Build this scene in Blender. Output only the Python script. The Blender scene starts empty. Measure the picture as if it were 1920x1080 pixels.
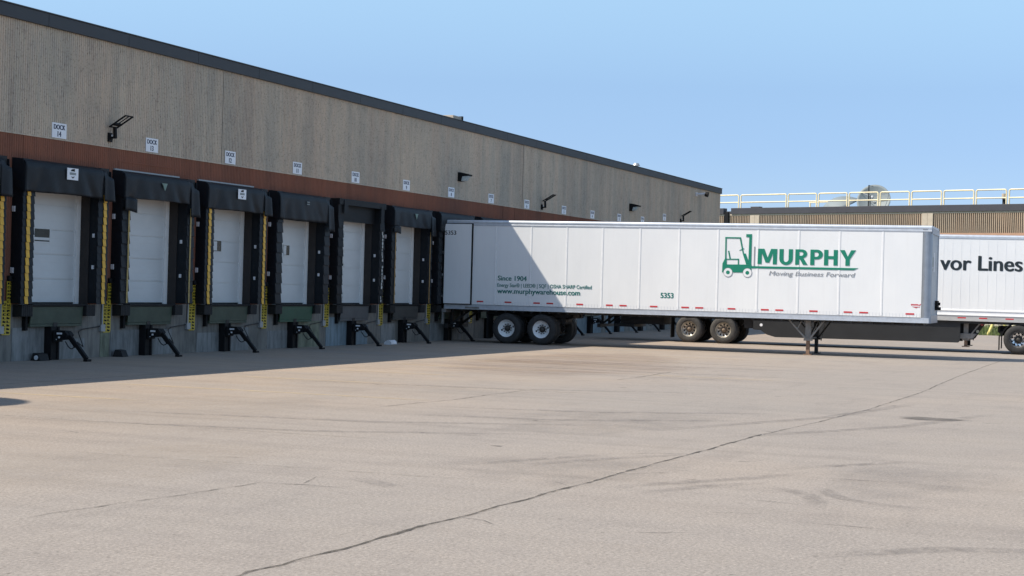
import bpy, math, random
from mathutils import Vector, Matrix
random.seed(7)
sc = bpy.context.scene
COL = sc.collection
PI = math.pi

# ------------------------------------------------------------------ camera
FPX, YAW, ROLL = 3141.95, 0.372871, 0.027682
cam = bpy.data.cameras.new('camera'); cam_o = bpy.data.objects.new('camera', cam); COL.objects.link(cam_o)
cam.sensor_width = 36.0; cam.lens = FPX / 1920 * 36.0
cam.clip_start = 0.1; cam.clip_end = 3000
F = Vector((math.cos(YAW), math.sin(YAW), -0.00075)).normalized()
R0 = Vector((math.sin(YAW), -math.cos(YAW), 0)); U0 = R0.cross(F)
R = math.cos(ROLL) * R0 + math.sin(ROLL) * U0
U = math.cos(ROLL) * U0 - math.sin(ROLL) * R0
M = Matrix((R, U, -F)).transposed().to_4x4(); M.translation = Vector((-31.0633, -23.0915, 1.9016))
cam_o.matrix_world = M
sc.camera = cam_o

# ------------------------------------------------------------------ light
TO_SUN = Vector((-0.44, 0.70, 1.0)).normalized()
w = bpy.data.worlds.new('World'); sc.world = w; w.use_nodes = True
nt = w.node_tree; nt.nodes.clear()
sky = nt.nodes.new('ShaderNodeTexSky'); sky.sky_type = 'NISHITA'; sky.sun_disc = False
sky.sun_elevation = math.asin(TO_SUN.z); sky.sun_rotation = math.atan2(TO_SUN.x, TO_SUN.y)
sky.altitude = 300; sky.air_density = 0.6; sky.dust_density = 0.15; sky.ozone_density = 3.0
bg = nt.nodes.new('ShaderNodeBackground'); bg.inputs['Strength'].default_value = 0.15
wo = nt.nodes.new('ShaderNodeOutputWorld')
# elevation ramp on the sky: low band dimmed, upper sky brightened as added fill
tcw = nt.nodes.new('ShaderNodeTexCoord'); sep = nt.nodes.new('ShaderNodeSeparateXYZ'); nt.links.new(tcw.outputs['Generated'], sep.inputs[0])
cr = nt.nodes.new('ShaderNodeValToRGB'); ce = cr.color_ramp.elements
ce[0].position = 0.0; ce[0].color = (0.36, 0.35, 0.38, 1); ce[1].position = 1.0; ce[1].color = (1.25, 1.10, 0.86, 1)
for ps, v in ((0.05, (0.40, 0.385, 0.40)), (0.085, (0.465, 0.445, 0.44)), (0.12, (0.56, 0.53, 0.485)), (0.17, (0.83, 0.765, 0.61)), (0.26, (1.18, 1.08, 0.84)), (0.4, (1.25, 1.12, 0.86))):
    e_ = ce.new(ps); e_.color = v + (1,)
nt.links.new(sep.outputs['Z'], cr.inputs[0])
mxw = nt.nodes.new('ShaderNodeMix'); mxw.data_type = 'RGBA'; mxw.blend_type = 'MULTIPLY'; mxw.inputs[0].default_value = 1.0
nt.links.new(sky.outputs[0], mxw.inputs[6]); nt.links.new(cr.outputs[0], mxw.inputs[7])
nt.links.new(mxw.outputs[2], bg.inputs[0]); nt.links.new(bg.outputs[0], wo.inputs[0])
sun = bpy.data.lights.new('sun', 'SUN'); sun.energy = 2.9; sun.angle = math.radians(0.55); sun.color = (1.0, 0.92, 0.79)
sun_o = bpy.data.objects.new('sun', sun); COL.objects.link(sun_o)
sun_o.rotation_mode = 'QUATERNION'; sun_o.rotation_quaternion = TO_SUN.to_track_quat('Z', 'Y')
sun_o.location = (0, 20, 40)
sc.view_settings.view_transform = 'Standard'; sc.view_settings.look = 'None'
sc.view_settings.exposure = 1.13; sc.view_settings.gamma = 1.0

# ------------------------------------------------------------------ materials
def new_mat(name):
    m = bpy.data.materials.new(name); m.use_nodes = True
    return m, m.node_tree, m.node_tree.nodes['Principled BSDF']
def N(t, kind, **kw):
    n = t.nodes.new(kind)
    for k, v in kw.items():
        if k in n.inputs: n.inputs[k].default_value = v
        else: setattr(n, k, v)
    return n
def noise(t, scale, detail=4, rough=0.55, stretch=(1, 1, 1), coord='Object', rot=(0, 0, 0)):
    tc = t.nodes.new('ShaderNodeTexCoord'); mp = t.nodes.new('ShaderNodeMapping')
    mp.inputs['Scale'].default_value = stretch; mp.inputs['Rotation'].default_value = rot
    n = t.nodes.new('ShaderNodeTexNoise'); n.inputs['Scale'].default_value = scale
    n.inputs['Detail'].default_value = detail; n.inputs['Roughness'].default_value = rough
    t.links.new(tc.outputs[coord], mp.inputs[0]); t.links.new(mp.outputs[0], n.inputs[0])
    return n.outputs[0]
def ramp(t, fac, stops):
    r = t.nodes.new('ShaderNodeValToRGB'); e = r.color_ramp.elements
    while len(e) < len(stops): e.new(0.5)
    for i, (p, c) in enumerate(stops):
        e[i].position = p; e[i].color = tuple(c) + (1,) if len(c) == 3 else c
    t.links.new(fac, r.inputs[0]); return r.outputs[0]
def mix(t, a, b, fac, mode='MIX'):
    m = t.nodes.new('ShaderNodeMix'); m.data_type = 'RGBA'; m.blend_type = mode
    for sock, v in ((m.inputs[0], fac), (m.inputs[6], a), (m.inputs[7], b)):
        if hasattr(v, 'is_linked'): t.links.new(v, sock)
        elif isinstance(v, (int, float)): sock.default_value = v
        else: sock.default_value = tuple(v) + (1,) if len(v) == 3 else v
    return m.outputs[2]
def bump(t, b, height, strength=0.3, dist=0.01):
    n = t.nodes.new('ShaderNodeBump'); n.inputs['Strength'].default_value = strength; n.inputs['Distance'].default_value = dist
    t.links.new(height, n.inputs['Height']); t.links.new(n.outputs[0], b.inputs['Normal'])
def plain(name, c, rough=0.5, metal=0.0, var=0.12, scale=6.0, bmp=0.0, stretch=(1, 1, 1), spec=0.5):
    m, t, b = new_mat(name)
    n = noise(t, scale, 5, 0.6, stretch)
    lo = tuple(x * (1 - var) for x in c); hi = tuple(min(1, x * (1 + var)) for x in c)
    t.links.new(ramp(t, n, [(0.3, lo), (0.7, hi)]), b.inputs['Base Color'])
    b.inputs['Roughness'].default_value = rough; b.inputs['Metallic'].default_value = metal
    b.inputs['Specular IOR Level'].default_value = spec
    if bmp: bump(t, b, noise(t, scale * 3, 5, 0.6, stretch), bmp, 0.02)
    return m

def ribbed_mat(name, light, dark, pits=0.8):
    m, t, b = new_mat(name)
    streak = noise(t, 1.0, 6, 0.65, (1.6, 1.6, 0.10))
    fine = noise(t, 9.0, 5, 0.7, (1, 1, 0.22))
    base = mix(t, light, dark, ramp(t, streak, [(0.32, (0, 0, 0)), (0.68, (1, 1, 1))]))
    base = mix(t, base, (1.25, 1.2, 1.12), ramp(t, fine, [(0.35, (0, 0, 0)), (0.8, (1, 1, 1))]), 'MULTIPLY')
    pit = ramp(t, noise(t, 24, 4, 0.7, (1, 1, 0.75)), [(0.33, (0.45, 0.45, 0.45)), (0.47, (1, 1, 1))])
    base = mix(t, base, pit, pits, 'MULTIPLY')
    big = ramp(t, noise(t, 0.35, 3, 0.5, (1, 1, 0.6)), [(0.3, (0.86, 0.88, 0.9)), (0.7, (1.1, 1.06, 1.02))])
    base = mix(t, base, big, 1.0, 'MULTIPLY')
    colm = ramp(t, noise(t, 1.0, 4, 0.6, (1.1, 1, 0.02)), [(0.3, (0.88, 0.90, 0.91)), (0.45, (1.0, 0.99, 0.97)), (0.58, (1.04, 0.97, 0.93)), (0.72, (1.0, 1.02, 1.0))])
    base = mix(t, base, colm, 0.9, 'MULTIPLY')
    smear = ramp(t, noise(t, 4.0, 7, 0.8, (1, 1, 0.55)), [(0.30, (0.62, 0.62, 0.62)), (0.46, (1, 1, 1)), (0.78, (1.10, 1.09, 1.06))])
    base = mix(t, base, smear, 0.85 if pits > 0.3 else 0.45, 'MULTIPLY')
    t.links.new(base, b.inputs['Base Color'])
    b.inputs['Roughness'].default_value = 0.92; b.inputs['Specular IOR Level'].default_value = 0.2
    bump(t, b, noise(t, 30, 4, 0.7, (1, 1, 0.5)), 0.5, 0.012)
    return m

MT = {}
MT['wall'] = ribbed_mat('ribbed_concrete', (0.545, 0.475, 0.395), (0.42, 0.375, 0.322))
MT['brown'] = ribbed_mat('brown_paint', (0.245, 0.108, 0.074), (0.195, 0.090, 0.064), 0.25)
MT['wing'] = ribbed_mat('tan_ribbed_concrete', (0.39, 0.32, 0.255), (0.31, 0.255, 0.205), 0.5)
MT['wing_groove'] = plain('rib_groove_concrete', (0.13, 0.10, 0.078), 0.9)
MT['fascia'] = plain('grey_blue_metal', (0.032, 0.035, 0.041), 0.6, 0.0, 0.08, 1.5)
MT['dark_fascia'] = plain('dark_brown_metal', (0.05, 0.047, 0.055), 0.5, 0.0, 0.1, 1.5)
MT['tan_stone'] = plain('plain_tan_concrete', (0.46, 0.39, 0.31), 0.9, 0, 0.1, 3)
MT['pink_band'] = plain('pinkish_band_paint', (0.42, 0.25, 0.17), 0.85, 0, 0.08, 2)
MT['roof'] = plain('roof_gravel', (0.22, 0.21, 0.2), 0.95)

def concrete(name, a, b_, s=1.2):
    m, t, b = new_mat(name)
    n = noise(t, s, 7, 0.65, (1, 1, 0.55))
    c = ramp(t, n, [(0.3, b_), (0.52, a), (0.72, tuple(x * 1.18 for x in a))])
    c = mix(t, c, ramp(t, noise(t, 5, 6, 0.7, (1.5, 1.5, 0.25)), [(0.3, (0.5, 0.5, 0.48)), (0.55, (1, 1, 1)), (0.8, (1.15, 1.14, 1.1))]), 0.9, 'MULTIPLY')
    t.links.new(c, b.inputs['Base Color']); b.inputs['Roughness'].default_value = 0.9
    bump(t, b, noise(t, 22, 5, 0.7), 0.4, 0.012)
    return m
MT['base'] = concrete('dock_concrete', (0.20, 0.185, 0.165), (0.12, 0.115, 0.105))
MT['patch'] = concrete('patched_concrete', (0.23, 0.23, 0.225), (0.155, 0.155, 0.15), 2.0)
MT['bluepatch'] = concrete('blue_grey_painted_concrete', (0.20, 0.25, 0.28), (0.15, 0.19, 0.21), 1.0)
MT['mosspatch'] = concrete('stained_concrete', (0.21, 0.22, 0.16), (0.11, 0.115, 0.08), 2.5)

MT['door'] = plain('white_door_panel', (0.60, 0.62, 0.625), 0.5, 0, 0.06, 0.9, 0.0, (1, 1, 2))
MT['doorframe'] = plain('white_frame_paint', (0.82, 0.82, 0.81), 0.5, 0, 0.05)
MT['glass'] = plain('dark_window_glass', (0.02, 0.026, 0.025), 0.15, 0, 0.3, 3, spec=0.2)
MT['vinyl'] = plain('black_vinyl', (0.0065, 0.0090, 0.0130), 0.55, 0, 0.25, 5, 0.25, spec=0.28)
MT['vinyl2'] = plain('worn_black_vinyl', (0.007, 0.0085, 0.011), 0.65, 0, 0.3, 6, 0.3, spec=0.3)
MT['jamb'] = plain('dark_jamb_paint', (0.03, 0.024, 0.022), 0.7, 0, 0.2, 3)
MT['yellow'] = plain('yellow_vinyl', (0.72, 0.39, 0.02), 0.5, 0, 0.14, 7)
MT['paleyellow'] = plain('faded_yellow_vinyl', (0.42, 0.30, 0.10), 0.6, 0, 0.2, 7)
MT['orange'] = plain('faded_orange_vinyl', (0.36, 0.22, 0.08), 0.6, 0, 0.2, 7)
MT['whitestrip'] = plain('torn_white_lining', (0.5, 0.5, 0.48), 0.7, 0, 0.35, 12)
MT['signyellow'] = plain('yellow_sign_paint', (0.50, 0.37, 0.03), 0.5, 0, 0.1, 7)
MT['black'] = plain('black_paint', (0.009, 0.009, 0.010), 0.65, 0, 0.3, 6, spec=0.2)
MT['rubber'] = plain('black_rubber', (0.009, 0.009, 0.010), 0.75, 0, 0.3, 8, 0.1)
MT['green'] = plain('worn_green_paint', (0.045, 0.062, 0.042), 0.6, 0, 0.25, 3)
MT['deepgreen'] = plain('fresh_green_paint', (0.018, 0.075, 0.045), 0.5, 0, 0.15, 3)
MT['greysteel'] = plain('grey_steel_plate', (0.075, 0.08, 0.085), 0.5, 0, 0.2, 3)
MT['darksteel'] = plain('dark_steel_plate', (0.05, 0.05, 0.047), 0.55, 0, 0.2, 3)
MT['signwhite'] = plain('white_sign_board', (0.78, 0.79, 0.82), 0.45, 0, 0.03)
MT['navy'] = plain('navy_ink', (0.012, 0.02, 0.06), 0.5, 0, 0.05)
MT['greymark'] = plain('grey_mark_ink', (0.25, 0.28, 0.28), 0.6)
MT['greenmark'] = plain('grey_green_mark_ink', (0.16, 0.24, 0.21), 0.6)
MT['whiteplate'] = plain('white_plate', (0.7, 0.7, 0.72), 0.5)
MT['galv'] = plain('galvanised_steel', (0.42, 0.43, 0.44), 0.45, 0.6, 0.1, 12)
MT['conduit'] = plain('grey_conduit', (0.33, 0.34, 0.35), 0.5, 0.2, 0.1, 12)

m, t, b = new_mat('white_trailer_paint')
n = noise(t, 0.8, 5, 0.6, (1, 1, 0.5))
c = ramp(t, n, [(0.3, (0.76, 0.765, 0.775)), (0.7, (0.82, 0.82, 0.82))])
c = mix(t, c, ramp(t, noise(t, 5, 6, 0.7, (1.5, 1.5, 0.12)), [(0.28, (0.95, 0.945, 0.94)), (0.5, (1, 1, 1))]), 0.5, 'MULTIPLY')
t.links.new(c, b.inputs['Base Color'])
b.inputs['Roughness'].default_value = 0.32
bump(t, b, noise(t, 1.1, 2, 0.5, (1, 1, 0.6)), 0.22, 0.012)
MT['white'] = m
MT['seamw'] = plain('white_seam', (0.80, 0.80, 0.81), 0.4, 0, 0.05)
MT['alu'] = plain('brushed_aluminium', (0.60, 0.63, 0.68), 0.42, 0.55, 0.10, 5, 0.05)
MT['alupost'] = plain('aluminium_post', (0.33, 0.36, 0.41), 0.38, 0.65, 0.10, 3)
MT['alurail'] = plain('dull_aluminium_rail', (0.50, 0.49, 0.48), 0.5, 0.35, 0.14, 4, 0.05, (0.4, 1, 2))
MT['nose'] = plain('nose_panel_and_seam_shadow', (0.50, 0.54, 0.57), 0.45, 0, 0.08, 2)
MT['red'] = plain('red_reflector_tape', (0.55, 0.045, 0.05), 0.35, 0, 0.1, 20)
MT['logogreen'] = plain('green_logo_vinyl', (0.004, 0.20, 0.125), 0.45, 0, 0.04)
MT['darkgreen'] = plain('dark_green_lettering', (0.008, 0.155, 0.13), 0.45, 0, 0.04)
MT['greyletter'] = plain('grey_lettering', (0.27, 0.28, 0.30), 0.45, 0, 0.04)
MT['blackletter'] = plain('black_lettering', (0.012, 0.02, 0.025), 0.45, 0, 0.04)
MT['tyre'] = plain('tyre_rubber', (0.028, 0.027, 0.027), 0.8, 0, 0.3, 9, 0.15)
MT['tyredusty'] = plain('dusty_tyre_rubber', (0.06, 0.056, 0.052), 0.85, 0, 0.25, 9, 0.15)
MT['rimwhite'] = plain('white_painted_rim', (0.80, 0.80, 0.80), 0.4, 0, 0.12, 8)
MT['rimrust'] = plain('weathered_aluminium_rim', (0.60, 0.56, 0.49), 0.36, 0.6, 0.35, 9)
MT['rimchrome'] = plain('polished_rim', (0.75, 0.75, 0.76), 0.18, 0.9, 0.06, 6)
MT['hub'] = plain('dirty_hub', (0.05, 0.045, 0.04), 0.6, 0.2, 0.4, 14)
MT['hubrust'] = plain('rusty_hub', (0.20, 0.15, 0.11), 0.7, 0.2, 0.4, 14)
MT['chassis'] = plain('chassis_black', (0.015, 0.014, 0.014), 0.6, 0, 0.35, 4)
MT['gear'] = plain('grey_landing_gear', (0.22, 0.21, 0.20), 0.6, 0, 0.25, 5)
MT['rust'] = plain('rusty_steel', (0.21, 0.13, 0.085), 0.8, 0, 0.35, 9)
MT['skirt'] = plain('charcoal_skirt_panel', (0.017, 0.018, 0.020), 0.55, 0, 0.15, 2)
MT['amber'] = plain('amber_lens', (0.8, 0.30, 0.05), 0.25, 0, 0.1)
MT['redlens'] = plain('red_lens', (0.5, 0.08, 0.09), 0.25, 0, 0.1)
MT['palelens'] = plain('pale_sticker', (0.5, 0.52, 0.42), 0.4, 0, 0.1)
MT['cabpaint'] = plain('white_cab_paint', (0.75, 0.76, 0.78), 0.25, 0, 0.03)
MT['railpaint'] = plain('cream_yellow_rail_paint', (0.85, 0.72, 0.46), 0.5, 0, 0.1, 3)
MT['dish'] = plain('pale_grey_dish_mesh', (0.20, 0.23, 0.235), 0.6, 0, 0.06, 3)
MT['bollard'] = plain('yellow_pipe_paint', (0.80, 0.66, 0.22), 0.5, 0, 0.12, 5)
MT['lens'] = plain('clouded_lamp_lens', (0.45, 0.5, 0.5), 0.3, 0, 0.1)
MT['rock'] = plain('pale_rock', (0.48, 0.42, 0.33), 0.9, 0, 0.35, 4, 0.4)

# yard surface
m, t, b = new_mat('yard_surface')
big = noise(t, 0.09, 4, 0.6, (1, 1, 1))
c = ramp(t, big, [(0.30, (0.286, 0.255, 0.229)), (0.5, (0.302, 0.265, 0.235)), (0.72, (0.334, 0.282, 0.238))])
trk = ramp(t, noise(t, 1.0, 5, 0.62, (1.9, 0.06, 1)), [(0.28, (0.88, 0.875, 0.87)), (0.50, (1, 1, 1)), (0.75, (1.06, 1.055, 1.05))])
c = mix(t, c, trk, 0.8, 'MULTIPLY')
trk2 = ramp(t, noise(t, 1.0, 6, 0.68, (0.20, 2.2, 1), rot=(0, 0, 0.5)), [(0.30, (0.90, 0.90, 0.90)), (0.46, (1, 1, 1))])
c = mix(t, c, trk2, 0.8, 'MULTIPLY')
blot = ramp(t, noise(t, 0.7, 7, 0.7), [(0.28, (0.85, 0.85, 0.86)), (0.48, (1, 1, 1)), (0.75, (1.06, 1.05, 1.03))])
c = mix(t, c, blot, 0.8, 'MULTIPLY')
sp = ramp(t, noise(t, 36, 3, 0.85), [(0.33, (0.55, 0.54, 0.53)), (0.45, (0.94, 0.94, 0.94)), (0.56, (1.02, 1.02, 1.02)), (0.67, (1.42, 1.40, 1.36))])
c = mix(t, c, sp, 0.95, 'MULTIPLY')
vr = t.nodes.new('ShaderNodeTexVoronoi'); vr.inputs['Scale'].default_value = 24
tc = t.nodes.new('ShaderNodeTexCoord'); t.links.new(tc.outputs['Object'], vr.inputs[0])
c = mix(t, c, ramp(t, vr.outputs['Distance'], [(0.05, (1.16, 1.15, 1.13)), (0.32, (1, 1, 1)), (0.7, (0.90, 0.895, 0.89))]), 0.7, 'MULTIPLY')
pit = ramp(t, noise(t, 11, 2, 0.5), [(0.25, (0.45, 0.44, 0.43)), (0.285, (1, 1, 1))])
c = mix(t, c, pit, 0.8, 'MULTIPLY')
tcd = t.nodes.new('ShaderNodeTexCoord'); sy = t.nodes.new('ShaderNodeSeparateXYZ'); t.links.new(tcd.outputs['Object'], sy.inputs[0])
mr = t.nodes.new('ShaderNodeMapRange'); mr.inputs['From Min'].default_value = -14.5; mr.inputs['From Max'].default_value = -7.0; t.links.new(sy.outputs['Y'], mr.inputs[0])
dm = t.nodes.new('ShaderNodeMath'); dm.operation = 'MULTIPLY'; t.links.new(mr.outputs[0], dm.inputs[0])
t.links.new(ramp(t, noise(t, 0.35, 6, 0.65, (1.4, 0.5, 1)), [(0.3, (0.25, 0.25, 0.25)), (0.65, (1, 1, 1))]), dm.inputs[1])
c = mix(t, c, (1.13, 1.03, 0.92), dm.outputs[0], 'MULTIPLY')      # tan dust tracked out in front of the docks
t.links.new(c, b.inputs['Base Color']); b.inputs['Roughness'].default_value = 0.88; b.inputs['Specular IOR Level'].default_value = 0.25
bump(t, b, noise(t, 38, 4, 0.7), 0.45, 0.012)
MT['yard'] = m
MT['lawn'] = plain('lawn_ground', (0.085, 0.10, 0.038), 0.95, 0, 0.35, 0.8)
MT['grass'] = plain('grass_blade', (0.10, 0.13, 0.035), 0.8, 0, 0.4, 3)

def decal_mat(name, c, lo, hi, scale, stretch=(1, 1, 1), rot=0.0, amax=1.0):
    m, t, b = new_mat(name)
    b.inputs['Base Color'].default_value = tuple(c) + (1,); b.inputs['Roughness'].default_value = 0.9
    a = ramp(t, noise(t, scale, 6, 0.7, stretch, rot=(0, 0, rot)), [(lo, (0, 0, 0)), (hi, (amax, amax, amax))])
    at = t.nodes.new('ShaderNodeAttribute'); at.attribute_name = 'edge'
    mu = t.nodes.new('ShaderNodeMath'); mu.operation = 'MULTIPLY'
    t.links.new(a, mu.inputs[0]); t.links.new(at.outputs['Fac'], mu.inputs[1]); t.links.new(mu.outputs[0], b.inputs['Alpha'])
    return m
MT['yline'] = decal_mat('worn_yellow_line', (0.60, 0.46, 0.24), 0.30, 0.70, 4, amax=0.55)
MT['wline'] = decal_mat('worn_pale_line', (0.36, 0.32, 0.27), 0.40, 0.75, 6, amax=0.6)
MT['skid'] = decal_mat('tyre_rubber_mark', (0.14, 0.128, 0.122), 0.34, 0.76, 5, amax=0.42)
MT['oil'] = decal_mat('oil_stain', (0.09, 0.08, 0.072), 0.25, 0.6, 2.2, amax=0.62)
MT['crack'] = decal_mat('crack_dirt', (0.06, 0.052, 0.042), 0.25, 0.55, 3, amax=0.85)
MT['crackfaint'] = decal_mat('faint_crack_dirt', (0.085, 0.074, 0.062), 0.28, 0.62, 4, amax=0.75)
MT['palepatch'] = decal_mat('pale_worn_patch', (0.42, 0.36, 0.30), 0.35, 0.85, 1.1, amax=0.4)
MT['darkpatch'] = decal_mat('grey_worn_patch', (0.20, 0.185, 0.175), 0.35, 0.85, 1.3, amax=0.30)
MT['ruststain'] = decal_mat('rust_brown_stain', (0.25, 0.165, 0.12), 0.38, 0.8, 1.4, (1.5, 0.15, 1), amax=0.5)

# ------------------------------------------------------------------ helpers
class MB:
    def __init__(s): s.v = []; s.f = []; s.m = []; s.sm = []
    def add(s, vs, fs, m=0, smooth=False):
        o = len(s.v); s.v += [tuple(v) for v in vs]
        for f in fs: s.f.append(tuple(i + o for i in f)); s.m.append(m); s.sm.append(smooth)
    def box(s, x0, x1, y0, y1, z0, z1, m=0, mat=None):
        vs = [(x0, y0, z0), (x1, y0, z0), (x1, y1, z0), (x0, y1, z0), (x0, y0, z1), (x1, y0, z1), (x1, y1, z1), (x0, y1, z1)]
        if mat is not None: vs = [mat @ Vector(v) for v in vs]
        s.add(vs, [(0, 3, 2, 1), (4, 5, 6, 7), (0, 1, 5, 4), (1, 2, 6, 5), (2, 3, 7, 6), (3, 0, 4, 7)], m)
    def bar(s, p, q, wdt, dep=None, m=0, up=(0, 0, 1)):
        p, q = Vector(p), Vector(q); d = q - p; L = d.length; z = d.normalized()
        u = Vector(up)
        if abs(z.dot(u)) > 0.98: u = Vector((1, 0, 0))
        x = u.cross(z).normalized(); y = z.cross(x)
        mt = Matrix((x, y, z)).transposed().to_4x4(); mt.translation = p
        dep = dep or wdt
        s.box(-wdt / 2, wdt / 2, -dep / 2, dep / 2, 0, L, m, mt)
    def prism(s, pts, y0, y1, m=0):            # polygon in x-z, extruded along y
        n = len(pts)
        vs = [(p[0], y0, p[1]) for p in pts] + [(p[0], y1, p[1]) for p in pts]
        s.add(vs, [tuple(range(n)), tuple(range(2 * n - 1, n - 1, -1))] + [(i, i + n, (i + 1) % n + n, (i + 1) % n) for i in range(n)], m)
    def prismx(s, pts, x0, x1, m=0, smooth=False):           # polygon in y-z, extruded along x
        n = len(pts)
        vs = [(x0, p[0], p[1]) for p in pts] + [(x1, p[0], p[1]) for p in pts]
        s.add(vs, [tuple(range(n)), tuple(range(2 * n - 1, n - 1, -1))], m)
        s.add(vs, [(i, i + n, (i + 1) % n + n, (i + 1) % n) for i in range(n)], m, smooth)
    def prismz(s, pts, z0, z1, m=0, smooth=False):
        n = len(pts)
        vs = [(p[0], p[1], z0) for p in pts] + [(p[0], p[1], z1) for p in pts]
        s.add(vs, [tuple(range(n)), tuple(range(2 * n - 1, n - 1, -1))], m)
        s.add(vs, [(i, i + n, (i + 1) % n + n, (i + 1) % n) for i in range(n)], m, smooth)
    def cyl(s, p, q, r, n=12, m=0, r2=None, caps=True):
        p, q = Vector(p), Vector(q); z = (q - p).normalized()
        u = Vector((0, 0, 1)) if abs(z.z) < 0.95 else Vector((1, 0, 0))
        x = u.cross(z).normalized(); y = z.cross(x); r2 = r if r2 is None else r2
        vs = [];
        for (c, rr) in ((p, r), (q, r2)):
            for i in range(n):
                a = 2 * PI * i / n; vs.append(c + x * (rr * math.cos(a)) + y * (rr * math.sin(a)))
        s.add(vs, [(i, (i + 1) % n, (i + 1) % n + n, i + n) for i in range(n)], m, True)
        if caps: s.add(vs, [tuple(range(n - 1, -1, -1)), tuple(range(n, 2 * n))], m)
    def tube(s, pts, r, n=8, m=0):
        for a, c in zip(pts[:-1], pts[1:]): s.cyl(a, c, r, n, m)
    def lathe(s, prof, c=(0, 0, 0), n=32, m=0, smooth=True):   # prof (r, y) about the y axis
        vs = []
        for (r, y) in prof:
            for i in range(n):
                a = 2 * PI * i / n; vs.append((c[0] + r * math.cos(a), c[1] + y, c[2] + r * math.sin(a)))
        fs = []
        for k in range(len(prof) - 1):
            for i in range(n):
                j = (i + 1) % n; fs.append((k * n + i, k * n + j, (k + 1) * n + j, (k + 1) * n + i))
        s.add(vs, fs, m, smooth)
    def grid(s, fn, nu, nv, m=0, smooth=True):
        vs = [fn(i / nu, j / nv) for j in range(nv + 1) for i in range(nu + 1)]
        w_ = nu + 1
        s.add(vs, [(j * w_ + i, j * w_ + i + 1, (j + 1) * w_ + i + 1, (j + 1) * w_ + i) for j in range(nv) for i in range(nu)], m, smooth)
    def build(s, name, mats, parent=None, bevel=0.0, solid=0.0, fix=False):
        me = bpy.data.meshes.new(name); me.from_pydata(s.v, [], s.f)
        if not isinstance(mats, (list, tuple)): mats = [mats]
        for x in mats: me.materials.append(MT[x] if isinstance(x, str) else x)
        me.polygons.foreach_set('material_index', s.m); me.polygons.foreach_set('use_smooth', s.sm)
        if fix:
            import bmesh
            bm = bmesh.new(); bm.from_mesh(me); bmesh.ops.recalc_face_normals(bm, faces=bm.faces); bm.to_mesh(me); bm.free()
        me.update()
        o = bpy.data.objects.new(name, me); COL.objects.link(o)
        if parent: o.parent = parent
        if solid:
            d = o.modifiers.new('thick', 'SOLIDIFY'); d.thickness = solid; d.offset = 0
        if bevel:
            d = o.modifiers.new('bevel', 'BEVEL'); d.width = bevel; d.segments = 2; d.limit_method = 'ANGLE'
            d.angle_limit = math.radians(40)
        return o
def tag(o, label=None, cat=None, group=None, kind=None):
    if label: o['label'] = label
    if cat: o['category'] = cat
    if group: o['group'] = group
    if kind: o['kind'] = kind
    return o
def thing(name, label, cat, loc=(0, 0, 0), rz=0.0, group=None):
    o = bpy.data.objects.new(name, None); COL.objects.link(o)
    o.empty_display_size = 0.3
    o.location = loc; o.rotation_euler = (0, 0, rz)
    return tag(o, label, cat, group)
def copy_tree(o, parent=None):
    c = o.copy(); COL.objects.link(c)
    if parent: c.parent = parent
    for ch in list(o.children): copy_tree(ch, c)
    return c
_cap = {}
def text_mesh(body, offset=0.0, shear=0.0, extrude=0.0015, spacing=1.0):
    cu = bpy.data.curves.new('tmp_text', 'FONT'); cu.body = body; cu.size = 1.0
    cu.offset = offset; cu.shear = shear; cu.extrude = extrude; cu.space_character = spacing; cu.resolution_u = 6
    o = bpy.data.objects.new('tmp_text', cu); COL.objects.link(o)
    bpy.context.view_layer.update()
    me = bpy.data.meshes.new_from_object(o.evaluated_get(bpy.context.evaluated_depsgraph_get()))
    bpy.data.objects.remove(o); bpy.data.curves.remove(cu)
    return me
def lettering(name, body, x0, z0, width, cap, y, mat, parent, bold=0.0, shear=0.0, spacing=1.0, centre=False):
    """text standing in the x-z plane, facing -y: left edge x0, baseline z0, total width, capital height"""
    me = text_mesh(body, 0.0, shear, spacing=spacing)
    if 'H' not in _cap:
        h = text_mesh('H'); _cap['H'] = max(v.co.y for v in h.vertices); bpy.data.meshes.remove(h)
    mn = min(v.co.x for v in me.vertices); mx = max(v.co.x for v in me.vertices)
    bw = bold * cap; ky = cap / _cap['H']; kx = ((width - 2 * bw) / (mx - mn)) if width else ky * 0.95
    if centre: x0 = x0 - kx * (mx - mn) / 2 - bw
    co = [tuple(v.co) for v in me.vertices]; fs = [tuple(f.vertices) for f in me.polygons]; n = len(co)
    bpy.data.meshes.remove(me)
    cps = [(0, 0)] if not bold else [(-bw, 0), (bw, 0), (0, 0), (-bw * 0.5, bw * 0.35), (bw * 0.5, -bw * 0.35)]
    vs = []; ff = []
    for i, (dx, dz) in enumerate(cps):           # heavier strokes: slightly shifted layers, each 0.15 mm proud of the last
        ff += [tuple(k + i * n for k in f) for f in fs]
        vs += [(x0 + bw + (c[0] - mn) * kx + dx, y - c[2] - 0.00015 * i, z0 + c[1] * ky + dz) for c in co]
    me = bpy.data.meshes.new(name); me.from_pydata(vs, [], ff); me.materials.append(MT[mat])
    o = bpy.data.objects.new(name, me); COL.objects.link(o); o.parent = parent
    return o

# ------------------------------------------------------------------ ground
g = MB(); g.grid(lambda u, v: (-900 + 1900 * u, -900 + 1900 * v, -0.06), 12, 12, smooth=False)
tag(g.build('ground', 'lawn'), kind='structure')
g = MB(); g.grid(lambda u, v: (-120 + 181.5 * u, -140 + 140.2 * v, 0.0), 8, 8, smooth=False)
g.box(61.5, 61.65, -140, 0.2, -0.3, 0.012)
tag(g.build('yard', 'yard'), kind='structure')

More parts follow.
